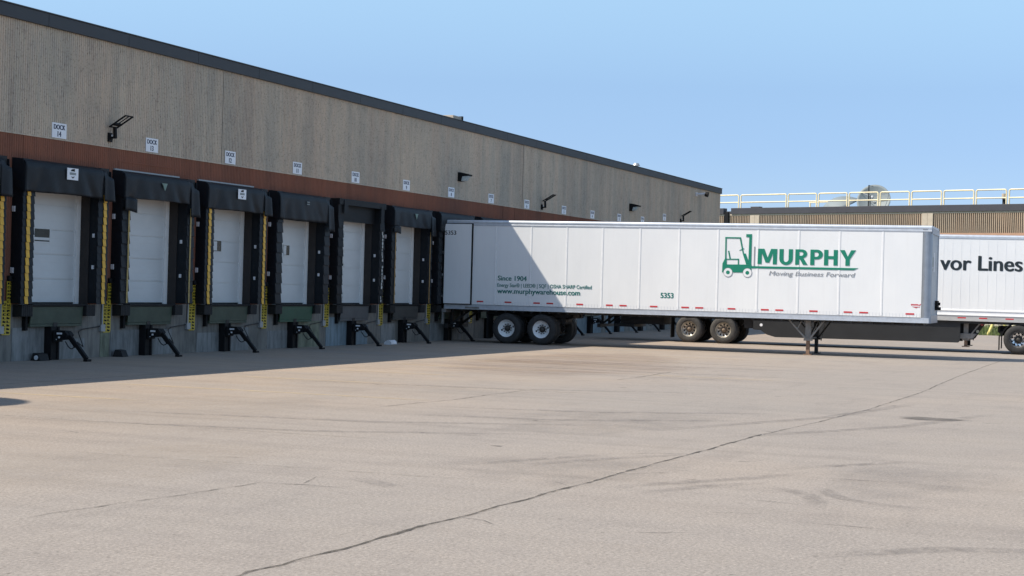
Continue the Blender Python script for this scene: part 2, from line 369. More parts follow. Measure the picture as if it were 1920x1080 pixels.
def strip(name, pts, width, mat, z=0.004, jit=0.0, taper=0.6):
    """a flat strip along a line with a fading edge attribute"""
    P = [Vector((p[0], p[1], 0)) for p in pts]; Q = [P[0]]
    for a, c in zip(P[:-1], P[1:]):
        n = max(1, int((c - a).length / (0.11 if jit else 0.5)))
        for k in range(1, n + 1): Q.append(a.lerp(c, k / n))
    off = 0.0; vs = []; ed = []; fs = []
    for i, q in enumerate(Q):
        d = (Q[min(i + 1, len(Q) - 1)] - Q[max(i - 1, 0)]).normalized(); nn = Vector((-d.y, d.x, 0))
        off = off * 0.85 + random.uniform(-jit, jit)
        ww = width * (random.choice((0.45, 0.7, 1.0, 1.0, 1.3, 1.9)) if jit else 1.0)
        e = 1.0
        if taper: e = min(1.0, i / max(1, len(Q) * taper * 0.3), (len(Q) - 1 - i) / max(1, len(Q) * taper * 0.3))
        for k, fx in ((-0.5, 0.0), (-0.3, 1.0), (0.3, 1.0), (0.5, 0.0)):
            if jit: fx = 1.0
            c = q + nn * (off + ww * k); vs.append((c.x, c.y, z)); ed.append(e * fx)
    for i in range(len(Q) - 1):
        for k in range(3): fs.append((4 * i + k, 4 * i + 4 + k, 4 * i + 5 + k, 4 * i + 1 + k))
    me = bpy.data.meshes.new(name); me.from_pydata(vs, [], fs); me.materials.append(MT[mat])
    at = me.attributes.new('edge', 'FLOAT', 'POINT'); at.data.foreach_set('value', ed)
    o = bpy.data.objects.new(name, me); COL.objects.link(o)
    return tag(o, kind='structure')
# joints and cracks in the yard
strip('joint_crack', [(-24.5, -17.45), (-21.75, -17.6), (-21.52, -17.57), (-21.18, -17.64), (-20.74, -17.62), (-20.36, -17.66), (-18.94, -17.69), (-17.91, -17.75), (-16.59, -17.79), (-15.57, -17.83), (-13.85, -17.87), (-12.34, -17.94), (-10.86, -18.0), (-8.75, -18.06)], 0.026, 'crack', 0.005, 0.011, 0)
strip('joint_crack', [(-8.75, -18.06), (-6.17, -18.26), (-2.83, -18.44), (2.75, -18.53), (12.27, -18.33), (20.32, -18.28), (26, -18.3)], 0.024, 'crackfaint', 0.005, 0.008, 0)
strip('crack', [(-20.45, -14.90), (-19.96, -14.88), (-19.58, -14.95), (-19.17, -14.98), (-18.45, -15.10), (-17.95, -15.15), (-17.49, -15.21), (-17.27, -15.22), (-17.29, -15.35), (-17.2, -15.62), (-17.2, -15.84), (-17.24, -16.2)], 0.013, 'crackfaint', 0.005, 0.008, 0.4)
strip('crack', [(-17.16, -15.6), (-16.86, -15.52), (-16.5, -15.42)], 0.012, 'crackfaint', 0.0055, 0.008, 0.3)
strip('crack', [(-8.24, -11.88), (-7.79, -11.9), (-6.66, -11.98), (-5.57, -12.11), (-3.82, -12.1), (-2.52, -12.17), (-1.97, -12.31)], 0.020, 'crack', 0.005, 0.008, 0.6)
strip('crack', [(2.2, -12.32), (4.21, -12.39), (5.92, -12.29), (7.5, -12.3)], 0.022, 'crack', 0.005, 0.008, 0.5)
strip('crack', [(-1, -6.0), (6, -6.3), (14, -7.0)], 0.010, 'crackfaint', 0.005, 0.008, 0.6)
strip('crack', [(-17.17, -20.31), (-17.16, -20.66), (-17.21, -21.08)], 0.014, 'crackfaint', 0.005, 0.010, 0.3)
strip('crack', [(-12.6, -18.6), (-12.2, -18.9)], 0.012, 'crackfaint', 0.005, 0.010, 0.3)
strip('crack', [(-4.45, -20.45), (-4.28, -20.79)], 0.04, 'crackfaint', 0.005, 0.010, 0.3)
for px_, py_, dx_, dy_ in ((-18.4, -17.72, -0.3, -0.45), (-15.9, -17.82, 0.4, 0.5), (-14.6, -17.85, 0.5, -0.45), (-12.0, -17.95, -0.5, 0.7)):
    strip('crack', [(px_, py_), (px_ + dx_ * 0.5 + 0.05, py_ + dy_ * 0.5 - 0.04), (px_ + dx_, py_ + dy_)], 0.012, 'crackfaint', 0.0056, 0.008, 0.5)
strip('crack_edge', [(-21.75, -17.63), (-20.74, -17.65), (-18.94, -17.72), (-16.59, -17.82), (-12.34, -17.97)], 0.05, 'palepatch', 0.0044, 0.012, 0.2)
rc = random.Random(21)
for _ in range(34):            # short hairline flaws
    x = rc.uniform(-19, 10); y = rc.uniform(-21, -6.5); L_ = rc.uniform(0.15, 0.6); an = rc.gauss(PI / 2, 0.5)
    strip('crack', [(x, y), (x + 0.5 * L_ * math.cos(an) + rc.uniform(-.04, .04), y + 0.5 * L_ * math.sin(an)), (x + L_ * math.cos(an), y + L_ * math.sin(an))], rc.uniform(0.008, 0.02), 'crackfaint', 0.0052, 0.01, 0.4)
# worn painted lines
for x, y0, y1, mt in ((-6.05, -5.7, -11.9, 'yline'), (-9.3, -5.5, -8.6, 'yline'), (-2.4, -5.9, -9.5, 'yline'), (1.3, -5.6, -9.4, 'yline'),
                      (4.9, -5.9, -10.6, 'yline'), (8.6, -5.8, -11.0, 'yline'), (12.2, -5.8, -11.5, 'yline'), (-16.0, -12.0, -16.8, 'wline'),
                      (-6.05, -13.9, -14.6, 'yline'), (-12.7, -8.0, -14.0, 'wline'), (15.9, -6.0, -12.0, 'yline'), (5.2, -12.0, -15.5, 'yline'), (-2.3, -9.6, -13.5, 'wline')):
    strip('painted_line', [(x, y0), (x + 0.1, y1)], 0.12 if x < -12 else 0.22, mt, 0.004, 0, 0.15)
for pts in ([(-8.6, -4.62), (-5.0, -4.72), (-1.0, -4.7)], [(-4.6, -5.12), (0.5, -5.05), (6.0, -4.95)]):
    strip('painted_line', pts, 0.10, 'wline', 0.004, 0, 0.3)
for x, y0, y1, wd in ((-21.6, -20.6, -24, 0.05), (-21.0, -19.4, -21.8, 0.04)):
    strip('painted_line', [(x, y0), (x + 0.15, y1)], wd, 'wline', 0.004, 0, 0.4)
# tyre marks and stains
def arc(cx, cy, r, a0, a1, n=14):
    return [(cx + r * math.cos(a0 + (a1 - a0) * k / n), cy + r * math.sin(a0 + (a1 - a0) * k / n)) for k in range(n + 1)]
for pts, wd in (([(-15.85, -18.16), (-15.46, -18.3), (-14.9, -18.65), (-14.15, -19.13), (-13.2, -19.6)], 0.24), ([(-16.14, -18.45), (-15.42, -18.79), (-15.05, -18.96), (-14.3, -19.5)], 0.22),
                ([(-14.63, -16.31), (-14.04, -16.49), (-13.53, -16.72), (-12.6, -17.2)], 0.22), ([(-14.48, -16.7), (-13.74, -17.0), (-13.06, -17.35), (-12.0, -18.0)], 0.22),
                ([(-13.02, -19.25), (-12.34, -19.66), (-11.19, -20.48)], 0.22), ([(-14.75, -19.55), (-14.95, -19.75), (-15.2, -19.95), (-15.66, -20.14), (-16.2, -20.2)], 0.24),
                ([(-14.5, -19.85), (-14.75, -20.05), (-15.15, -20.21), (-15.39, -20.41), (-15.59, -20.78), (-15.7, -21.4)], 0.22), ([(-16.41, -15.79), (-16.76, -16.26), (-16.95, -16.48)], 0.3),
                ([(-19, -20.6), (-18.0, -21.6), (-17.6, -22.7)], 0.3), ([(-10, -17.5), (-6, -19.5), (-2, -20.5)], 0.3), ([(-9.5, -16.5), (-5, -18.2), (0, -19.0)], 0.3),
                ([(-9, -12.4), (-8.3, -15), (-6.5, -17.5)], 0.26), ([(-7.2, -12.4), (-6.5, -15), (-4.7, -17.5)], 0.26), ([(-13, -9), (-12.2, -13), (-10.5, -16)], 0.26), ([(-11.2, -9), (-10.4, -13), (-8.7, -16)], 0.26),
                ([(4, -7), (4.4, -14), (4.5, -17)], 0.25), ([(6.2, -7), (6.5, -13), (6.6, -17)], 0.25), ([(-3, -7), (-2, -12), (0, -16)], 0.25), ([(9.4, -6), (9.8, -12), (10.2, -16)], 0.3), ([(11.6, -6), (11.9, -12), (12.2, -16)], 0.3)):
    strip('tyre_mark', pts, wd, 'skid', 0.006, 0, 0.8)
def blob(name, cx, cy, rx, ry, mat, n=28, z=0.0045):
    vs = [(cx, cy, z)]; ed = [1.0]; ph = random.random() * 6
    for (k, e) in ((0.7, 1.0), (1.0, 0.0)):
        for i in range(n):
            a = 2 * PI * i / n; r = k * (1 + 0.12 * math.sin(3 * a + ph) + 0.08 * math.sin(7 * a + ph * 2))
            vs.append((cx + rx * r * math.cos(a), cy + ry * r * math.sin(a), z)); ed.append(e)
    fs = [(0, 1 + i, 1 + (i + 1) % n) for i in range(n)] + [(1 + i, 1 + n + i, 1 + n + (i + 1) % n, 1 + (i + 1) % n) for i in range(n)]
    me = bpy.data.meshes.new(name); me.from_pydata(vs, [], fs); me.materials.append(MT[mat])
    at = me.attributes.new('edge', 'FLOAT', 'POINT'); at.data.foreach_set('value', ed)
    o = bpy.data.objects.new(name, me); COL.objects.link(o); return tag(o, kind='structure')
blob('oil_stain', -4.08, -19.67, 0.40, 0.55, 'oil')
blob('rust_stain', 7.0, -9.5, 4.5, 3.2, 'ruststain'); blob('rust_stain', 12, -8.5, 5, 2.6, 'ruststain', z=0.0052)
blob('pale_patch', -9.5, -9.6, 3.2, 2.0, 'palepatch', z=0.0049); blob('pale_patch', -16.5, -13.2, 2.6, 1.4, 'palepatch', z=0.0051); blob('dark_patch', -8.0, -15.6, 3.0, 1.6, 'darkpatch', z=0.0053); blob('dark_patch', -14.5, -17.2, 1.6, 1.3, 'darkpatch', z=0.0057); blob('dark_patch', -13.2, -20.6, 1.8, 1.0, 'darkpatch', z=0.0055)
for _ in range(26):
    x = random.uniform(-18, 14); y = random.uniform(-20, -6.5)
    blob('dirt_spot', x, y, random.uniform(0.02, 0.05), random.uniform(0.03, 0.10), 'oil', 14, 0.0042)

# ------------------------------------------------------------------ warehouse
S = 3.6576
DOCK = {}
for k in range(15, 5, -1): DOCK[k] = S * (14 - k)
for k, x in ((5, 33.53), (4, 37.17), (3, 40.95), (2, 44.54), (1, 48.2)): DOCK[k] = x
ZB, ZD, XE, XW = 4.90, 1.23, 59.1, -28.0
wh = thing('warehouse', 'long ribbed concrete warehouse with brown painted band and row of loading doors', 'warehouse', (0, 0, 0))
PER = 0.076
def ribs(mb, x0, x1, z0, z1, m=0, dep=0.016):
    n0 = math.floor(x0 / PER)
    xs = []
    k = n0
    while k * PER < x1:
        for fx, d in ((0.0, 0.0), (0.52, 0.0), (0.66, dep), (0.88, dep)):
            x = (k + fx) * PER
            if x0 < x < x1: xs.append((x, d))
        k += 1
    d0 = xs[0][1] if xs else 0
    xs = [(x0, d0)] + xs + [(x1, xs[-1][1] if xs else 0)]
    vs = []
    for x, d in xs: vs += [(x, d, z0), (x, d, z1)]
    mb.add(vs, [(2 * i, 2 * i + 2, 2 * i + 3, 2 * i + 1) for i in range(len(xs) - 1)], m)
up = MB()
for x0, x1 in ((XW, 6.9), (6.907, 17.8), (17.807, 28.8), (28.807, 36.0), (36.007, 47.0), (47.007, XE)):
    ribs(up, x0, x1, ZB, 7.36)
up.box(XW, XE, 0.031, 0.25, ZB, 7.36)
up.build('upper_wall', 'wall', wh)
lo = MB()
edges = [XW]
for k in sorted(DOCK, key=lambda q: DOCK[q]): edges += [DOCK[k] - 1.22, DOCK[k] + 1.22]
edges.append(XE)
for i in range(0, len(edges), 2):
    ribs(lo, edges[i], edges[i + 1], ZD, ZB - 0.002, 0, 0.012)
    lo.box(edges[i], edges[i + 1], 0.0135, 0.25, ZD, ZB - 0.002)
for k in DOCK:
    ribs(lo, DOCK[k] - 1.22, DOCK[k] + 1.22, 3.80, ZB - 0.002, 0, 0.012)
    lo.box(DOCK[k] - 1.22, DOCK[k] + 1.22, 0.0135, 0.25, 3.80, ZB - 0.002)
lo.build('painted_wall_band', 'brown', wh)
tr_ = MB(); tr_.box(XW, XE, -0.012, 0.0, ZB - 0.012, ZB + 0.015); tr_.build('band_ledge', 'wall', wh)
fa = MB()
x = XW
while x < XE + 0.08:
    x1 = min(x + 3.05, XE + 0.1); fa.box(x, x1 - 0.006, -0.07, 0.25, 7.335, 7.615); x = x1
fa.box(XW, XE + 0.1, -0.09, 0.3, 7.615, 7.645)
fa.build('roof_fascia', 'fascia', wh, 0.008)
bs = MB()
bs.box(XW, XE, 0.0, 0.4, -0.3, ZD)
PT = {14: 'patch', 13: 'patch', 12: 'patch', 11: 'patch', 10: 'bluepatch', 9: 'patch'}
for k, dx0, dx1, z1, m in ((14, -1.45, -0.34, 0.72, 1), (14, 0.02, 1.15, 0.45, 1), (13, -1.5, 1.1, 0.62, 1), (12, -1.4, -0.3, 0.5, 1), (12, 0.1, 1.2, 0.62, 1),
                            (11, -1.45, -0.3, 0.5, 1), (11, 0.0, 1.6, 0.75, 3), (10, -1.65, -0.3, 0.85, 2), (10, 0.02, 1.1, 0.6, 2), (9, -1.6, -0.6, 0.62, 1),
                            (13, -1.9, -1.55, 1.1, 3), (8, -1.5, 1.2, 0.6, 1), (5, -1.5, 1.5, 0.8, 2), (4, -1.6, 1.6, 0.9, 2), (3, -1.5, 1.2, 0.8, 2), (2, -1.5, 1.2, 0.8, 1)):
    bs.box(DOCK[k] + dx0, DOCK[k] + dx1, -0.012, 0.0, -0.2, z1, m)
bs.build('dock_foundation', ['base', 'patch', 'bluepatch', 'mosspatch'], wh)
ro = MB(); ro.box(XW, XE, 0.3, 45, 7.2, 7.45); ro.build('roof', 'roof', wh)
rw = MB(); rw.box(XW, XE, 44.6, 45, -0.3, 7.2); rw.box(XE - 0.3, XE, 0.4, 44.6, -0.3, 7.2); rw.box(XW, XW + 0.3, 0.4, 44.6, -0.3, 7.2)
rw.build('outer_wall', 'wall', wh)
bt = MB(); bt.box(2.3, 4.7, -0.012, 0.0, 4.60, 4.625); bt.box(2.3, 2.32, -0.012, 0.0, 4.35, 4.60); bt.build('old_batten', 'brown', wh)
rf = MB(); rf.box(XE + 0.0, XE + 0.1, 0.25, 45, 7.335, 7.615); rf.build('roof_fascia', 'fascia', wh)

def door(k):
    x = DOCK[k]; Y = 0.28
    d = MB(); H = 2.75; n = 5; ph = H / n
    for i in range(n):
        z0 = ZD + i * ph
        d.box(x - 1.10, x + 1.06, Y, Y + 0.05, z0 + 0.011, z0 + ph - 0.011)
        d.box(x - 1.10, x + 1.06, Y - 0.006, Y, z0 + 0.03, z0 + ph * 0.32)
        d.box(x - 1.10, x + 1.06, Y - 0.006, Y, z0 + ph * 0.37, z0 + ph * 0.64)
        d.box(x - 1.10, x + 1.06, Y - 0.006, Y, z0 + ph * 0.69, z0 + ph - 0.03)
    d.box(x - 1.1, x + 1.06, Y + 0.02, Y + 0.05, ZD, ZD + H)
    o = d.build('dock_door', 'door', wh)
    d = MB(); d.box(x - 1.1, x + 1.06, Y - 0.008, Y + 0.02, ZD + 0.007, ZD + 0.04); d.build('door_seal', 'rubber', o)
    f = MB(); f.box(x + 1.06, x + 1.22, Y - 0.05, Y + 0.06, ZD, ZD + H); f.box(x - 1.22, x - 1.10, Y - 0.05, Y + 0.06, ZD, ZD + H)
    f.box(x - 1.22, x + 1.22, Y - 0.05, Y + 0.06, ZD + H, ZD + H + 0.1)
    f.build('door_frame', 'doorframe', o)
    for sx in (-1, 1):
        j = MB(); j.box(min(x + sx * 1.226, x + sx * 1.212), max(x + sx * 1.226, x + sx * 1.212), -0.012, Y - 0.05, ZD, 3.8)
        j.build('door_jamb', 'jamb', o)
    WN = {14: (-0.42, 0.12), 12: (-0.42, 0.12), 11: (-0.14, 0.16)}
    if k in WN:
        a, c = WN[k]; z0, z1 = 2.62, 2.90
        q = MB(); q.box(x + a, x + c, Y - 0.012, Y - 0.002, z0, z1); wn = q.build('door_window', 'glass', o)
        q = MB(); q.box(x + a - .03, x + c + .03, Y - .02, Y - .002, z1, z1 + .03); q.box(x + a - .03, x + c + .03, Y - .02, Y - .002, z0 - .03, z0)
        q.box(x + a - .03, x + a, Y - .02, Y - .002, z0, z1); q.box(x + c, x + c + .03, Y - .02, Y - .002, z0, z1)
        if k == 14: q.box(x + a, x + c, Y - .016, Y - .0125, z0 + 0.03, z0 + 0.09)
        if k == 12: q.box(x + a, x + a + 0.33, Y - .016, Y - .0125, z0 + 0.02, z1 - 0.02)
        if k == 11: q.box(x + a, x + a + 0.12, Y - .016, Y - .0125, z0 + 0.01, z1 - 0.01)
        q.build('window_frame', 'door', o)
    return o
for k in DOCK: door(k)

# ------------------------------------------------------------------ dock seals
def seal(k):
    x = DOCK[k]
    kind = {15: 'stripe', 14: 'pleat', 13: 'thin', 12: 'pleat', 11: 'bare', 10: 'torn', 9: 'orange'}.get(k, 'bare')
    look = {15: 'black dock seal cut off by the left edge of the picture',
            14: 'black dock seal with broad yellow stripes under the DOCK 14 sign',
            13: 'black dock seal with thin yellow stripes and triangle mark under the DOCK 13 sign',
            12: 'black dock seal with yellow stripes and white placard under the DOCK 12 sign',
            11: 'black dock seal with two grey dashes under the DOCK 11 sign',
            10: 'worn black dock seal with torn white side linings under the DOCK 10 sign',
            9: 'black dock seal with faded orange stripes under the DOCK 9 sign',
            8: 'black dock seal pressed against the rear of the white trailer',
            7: 'black dock seal just showing above the rear end of the white trailer',
            6: 'black dock seal under the DOCK 6 sign behind the white trailer'}[k]
    t = thing('dock_seal', look, 'dock seal', (x, 0, 0), 0, 'dock seals along the warehouse wall')
    rnd = random.Random(k)
    D = 0.30
    for sx in (-1, 1):
        p = MB()
        a, c = (-1.56, -1.23) if sx < 0 else (1.23, 1.56)
        p.box(a, c, -D + 0.03, -0.004, ZD + 0.02, 4.36)
        if kind in ('pleat', 'stripe'):
            n = 15; hh = (3.72 - ZD) / n
            for i in range(n):
                z0 = ZD + 0.03 + i * hh; j = rnd.uniform(-0.01, 0.01)
                e0, e1 = (a + 0.005, c + 0.075 + j) if sx < 0 else (a - 0.07 + j, c - 0.005)
                p.prismx([(-D + 0.028, z0 + hh * 1.0), (-D + 0.004, z0 - 0.02), (-D + 0.015, z0 - 0.02), (-D + 0.030, z0 + hh)], e0, e1)
        else:
            n = 9; hh = (3.75 - ZD) / n
            for i in range(n):
                z0 = ZD + 0.03 + i * hh; j = rnd.uniform(-0.006, 0.012)
                p.prismx([(-D + 0.028, z0 + hh), (-D - 0.004, z0), (-D + 0.028, z0)], a + 0.004, c - 0.004 + j)
        # creased vinyl on the outer side
        ox = a if sx < 0 else c
        for i in range(7):
            z0 = ZD + 0.2 + i * 0.42 + rnd.uniform(-.08, .08)
            p.box(ox - 0.006, ox + 0.006, -D + 0.05, -0.02, z0, z0 + 0.015)
        pad = p.build('side_pad', 'vinyl2' if kind == 'torn' else 'vinyl', t, 0.01)
        # stripes
        if kind in ('pleat', 'thin', 'orange', 'torn', 'stripe'):
            q = MB()
            if kind in ('pleat', 'stripe'):
                n = 15; hh = (3.72 - ZD) / n
                for i in range(n):
                    z0 = ZD + 0.03 + i * hh; j = rnd.uniform(-0.007, 0.007); w0 = 0.115
                    x0 = (-1.43 if sx < 0 else 1.345) + j
                    q.prismx([(-D + 0.012, z0 + hh * 0.99), (-D - 0.012, z0 - 0.016), (-D - 0.006, z0 - 0.016), (-D + 0.020, z0 + hh * 0.99)], x0, x0 + w0)
                mt = 'yellow'
            elif kind in ('thin', 'orange'):
                x0 = -1.345 if sx < 0 else 1.33
                n = 9; hh = (3.6 - ZD) / n
                for i in range(n):
                    z0 = ZD + 0.04 + i * hh; j = rnd.uniform(-0.006, 0.006)
                    q.box(x0 + j, x0 + j + (0.05 if kind == 'thin' else 0.045), -D - 0.018, -D - 0.008, z0, z0 + hh - 0.004)
                mt = 'paleyellow' if kind == 'thin' else 'orange'
            else:
                x0 = -1.27 if sx < 0 else 1.36
                n = 22; hh = (3.55 - ZD) / n
                for i in range(n):
                    if rnd.random() < (0.1 if sx > 0 else 0.35): continue
                    z0 = ZD + 0.05 + i * hh; j = rnd.uniform(-0.03, 0.03)
                    q.box(x0 + j, x0 + j + rnd.uniform(0.03, 0.07), -D - 0.02, -D - 0.008, z0 + rnd.uniform(0, .03), z0 + hh)
                mt = 'whitestrip'
            q.build('edge_stripe', mt, pad)
        # mounting brackets seen from outside
        q = MB(); zz = (4.02, 3.28, 1.98) if sx < 0 else (2.75, 1.95)
        for z0 in zz:
            z0 += rnd.uniform(-0.1, 0.1)
            if sx < 0: q.box(a - 0.03, a - 0.001, -0.10, -0.02, z0, z0 + 0.12)
            else: q.box(a - 0.028, a - 0.001, -0.16, -0.10, z0, z0 + 0.09)
        q.build('mount_bracket', 'whiteplate', pad, 0.006)
    # head curtain
    h = MB()
    zb = {14: 3.66, 13: 3.74, 12: 3.68, 11: 3.58, 10: 3.72, 9: 3.72}.get(k, 3.7)
    yf = 0.06 if kind == 'torn' else 0.37
    ph = rnd.random() * 6
    if kind != 'torn':
        prof = [(-0.0, 4.37), (-0.12, 4.365), (-0.26, 4.34), (-0.33, 4.29), (-0.36, 4.20), (-0.365, 4.05), (-0.365, 3.9), (-0.365, 3.8), (-0.365, zb)]
        def fn(u, v):
            i = v * (len(prof) - 1); a = int(min(i, len(prof) - 2)); f = i - a
            y = prof[a][0] * (1 - f) + prof[a + 1][0] * f; z = prof[a][1] * (1 - f) + prof[a + 1][1] * f
            xx = -1.575 + 2.80 * u
            w_ = max(0, (v - 0.4) / 0.6)
            y += w_ * (0.016 * math.sin(xx * 5 + ph) + 0.012 * math.sin(xx * 11.3 + ph * 2 + z * 4))
            cr = math.exp(-((u - 0.13 - 0.18 * (1 - w_) * 0.5) / 0.05) ** 2) + math.exp(-((u - 0.88 + 0.15 * (1 - w_)) / 0.05) ** 2)
            y += 0.045 * cr * w_
            z += 0.006 * math.sin(xx * 3 + ph) * w_
            return (xx, y, z)
        h.grid(fn, 56, 24)
        # left end, hanging fold
        e = [(-0.004, 4.37), (-0.26, 4.34), (-0.345, 4.22), (-0.36, zb - 0.02), (-0.004, zb + 0.12)]
        h.prismx(e, -1.59, -1.578)
    else:
        h.box(-1.575, 1.575, -0.31, -0.27, 4.20, 4.37); h.box(-1.575, 1.575, -0.27, -0.01, 4.33, 4.37)
        h.box(-1.22, 1.22, -0.10, -0.07, zb, 4.33)
        h.box(-1.30, -1.05, -0.33, -0.315, 3.95, 4.33); h.box(1.2, 1.35, -0.33, -0.315, 3.75, 4.25)
    hd = h.build('head_curtain', 'vinyl2' if kind == 'torn' else 'vinyl', t, 0, 0.012)
    # right hanging flap
    if kind != 'torn':
        fz = {14: 3.60, 13: 3.42, 12: 3.62, 11: 3.36, 9: 3.5}.get(k, 3.5)
        q = MB()
        def ff(u, v):
            z = 4.30 - (4.30 - fz) * v; xx = 1.255 + (0.33 + 0.05 * v) * u
            y = -0.30 - 0.06 * min(1, v * 4) - 0.03 * v + 0.022 * math.sin(xx * 14 + ph) * v
            return (xx, y + (0.10 * u * u if v < 0.25 else 0.0), z)
        q.grid(ff, 10, 12)
        q.prismx([(-0.004, 4.36), (-0.30, 4.29), (-0.34, fz + 0.15), (-0.004, fz + 0.25)], 1.586, 1.596)
        q.build('hanging_flap', 'vinyl', t, 0, 0.012)
        q = MB()
        zl = {13: 3.42, 9: 3.5}.get(k)
        if zl:
            q.grid(lambda u, v: (-1.57 + 0.47 * u, -0.375 + 0.02 * math.sin(u * 6), zb - (zb - zl) * v + 0.02 * math.sin(u * 5)), 6, 4)
            q.build('hanging_flap', 'vinyl', t, 0, 0.012)
    if k in (13, 12):
        q = MB(); q.box(-1.56, 1.2, -0.05, -0.003, 4.385, 4.42); q.build('top_flashing', 'conduit', t)
    # marks on the curtain
    if k in (14, 12):
        q = MB(); q.box(-0.10 - 0.1, 0.30 - 0.1, -0.405, -0.395, 4.00, 4.26); pc = q.build('placard', 'signwhite', t)
        q = MB()      # dark emblem: a rounded head shape with a grey band
        pts = [(0.0 + 0.075 * math.cos(a) - 0.0, 4.19 + 0.05 * math.sin(a)) for a in [PI * i / 10 for i in range(11)]]
        q.prism(pts, -0.408, -0.405)
        q.prism([(-0.05, 4.065), (0.0, 4.03), (0.06, 4.07), (0.045, 4.085), (0.0, 4.058), (-0.04, 4.08)], -0.408, -0.405)
        q.box(-0.115, 0.115, -0.408, -0.405, 4.11, 4.165, 1)
        q.box(0.02, 0.07, -0.409, -0.405, 4.225, 4.245)
        o = q.build('emblem', ['black', 'greymark'], pc)
    if k in (13, 9):
        q = MB(); q.prism([(-0.10, 4.17), (0.13, 4.17), (0.03, 3.99)], -0.405, -0.395); q.build('triangle_mark', 'greenmark', t)
    if k == 11:
        q = MB(); q.box(-0.09, 0.06, -0.405, -0.395, 4.12, 4.145); q.box(-0.09, 0.06, -0.405, -0.395, 4.06, 4.085); q.build('dash_mark', 'greymark', t)
    return t
for k in range(15, 5, -1): seal(k)

# ------------------------------------------------------------------ dock levelers with bumpers
def leveler(k):
    x = DOCK[k]
    mt, word = {11: ('deepgreen', 'bright green'), 10: ('greysteel', 'grey'), 9: ('darksteel', 'dark grey')}.get(k, ('green', 'dull green'))
    lab = '%s dock leveler lip between black rubber bumpers at dock %d' % (word, k)
    if k < 9: lab = 'steel dock leveler lip between rubber bumpers at dock %d beneath the white trailers' % k
    t = thing('dock_leveler', lab, 'dock leveler', (x, 0, 0), 0, 'dock levelers under the doors')
    q = MB(); q.box(-1.02, 0.98, -0.20, 0.27, ZD - 0.045, ZD + 0.006); q.build('deck_edge', 'black', t, 0.006)
    q = MB(); q.prismx([(-0.17, ZD - 0.05), (-0.15, 0.80), (-0.12, 0.80), (-0.14, ZD - 0.05)], -1.02, 0.84)
    q.box(-1.02, 0.84, -0.145, -0.005, 0.74, 0.795)
    q.build('lip_plate', mt, t, 0.004)
    q = MB(); q.box(-1.12, -1.04, -0.10, -0.003, 0.66, 0.96); q.build('side_bracket', 'black', t)
    q = MB(); q.box(0.85, 0.9, -0.07, -0.003, 0.76, 0.96); q.build('side_bracket', 'black', t)
    for a, c in ((-1.45, -1.07), (0.86, 1.2)):
        q = MB()
        for i in range(6): q.box(a + i * (c - a) / 6 + .003, a + (i + 1) * (c - a) / 6 - .003, -0.25, -0.02, 0.97, ZD - 0.012)
        q.box(a, c, -0.022, -0.003, 0.96, ZD - 0.01)
        q.build('rubber_bumper', 'rubber', t, 0.008)
    return t
for k in DOCK: leveler(k)

# ------------------------------------------------------------------ truck restraints
rs = thing('truck_restraint', 'black steel truck restraint with sloping leg under the door of dock 15', 'truck restraint', (DOCK[15], 0, 0), 0, 'truck restraints below the dock doors')
q = MB(); q.box(-0.33, -0.02, -0.045, -0.004, 0.0, 0.76); q.box(-0.33, -0.27, -0.19, -0.045, 0.0, 0.74); q.box(-0.08, -0.02, -0.19, -0.045, 0.0, 0.74)
q.box(-0.27, -0.08, -0.16, -0.045, 0.0, 0.74); q.build('track', 'black', rs, 0.006)
q = MB(); q.prism([(-0.30, 0.40), (0.0, 0.40), (0.0, 0.66), (-0.30, 0.66)], -0.26, -0.20)
q.prismx([(-0.26, 0.66), (-0.50, 0.655), (-0.58, 0.57), (-0.52, 0.46), (-0.26, 0.44)], -0.28, -0.04); q.build('carriage', 'black', rs, 0.012)
q = MB(); q.box(-0.286, -0.281, -0.44, -0.30, 0.575, 0.615); q.box(-0.286, -0.281, -0.39, -0.34, 0.49, 0.53); q.box(-0.288, -0.2805, -0.30, -0.285, 0.45, 0.47); q.build('label_plate', 'whiteplate', rs)
q = MB(); q.bar((-0.16, -0.50, 0.62), (-0.16, -1.02, 0.05), 0.06, 0.065); q.bar((-0.16, -0.72, 0.38), (-0.16, -1.02, 0.05), 0.085, 0.085)
q.bar((-0.16, -0.42, 0.64), (-0.16, -0.72, 0.30), 0.05, 0.05); q.box(-0.24, -0.08, -1.09, -0.98, 0.0, 0.05); q.build('sloping_leg', 'black', rs, 0.008)
q = MB(); q.cyl((-0.25, -0.12, 0.80), (-0.05, -0.12, 0.80), 0.03, 10); q.box(-0.22, -0.08, -0.16, -0.05, 0.74, 0.83); q.build('spring_housing', 'chassis', rs)
q = MB()
pts = [(-0.1, -0.45 + 0.30 * u, 0.42 - 0.16 * math.sin(PI * u)) for u in [i / 8 for i in range(9)]]
pts = [(p[0], -0.40 - (p[1] + 0.45) * 1.1, p[2]) for p in pts]
q.tube(pts, 0.012, 6)
pts = [(-0.10, -0.78, 0.36), (0.1, -0.66, 0.50), (0.45, -0.40, 0.66), (0.95, -0.10, 0.66), (1.35, -0.03, 0.70), (1.68, -0.03, 0.72)]
pts = [(-0.10, -0.74, 0.40), (0.25, -0.62, 0.30), (0.55, -0.35, 0.42), (0.72, -0.14, 0.60), (1.0, -0.04, 0.66), (1.72, -0.03, 0.72)]
q.tube(pts, 0.011, 6); q.build('cable', 'chassis', rs)
q = MB(); q.cyl((1.78, -0.03, 0.62), (1.78, -0.03, 1.24), 0.022, 8); q.box(1.70, 1.86, -0.07, -0.003, 0.60, 0.76); q.build('conduit', 'conduit', rs)
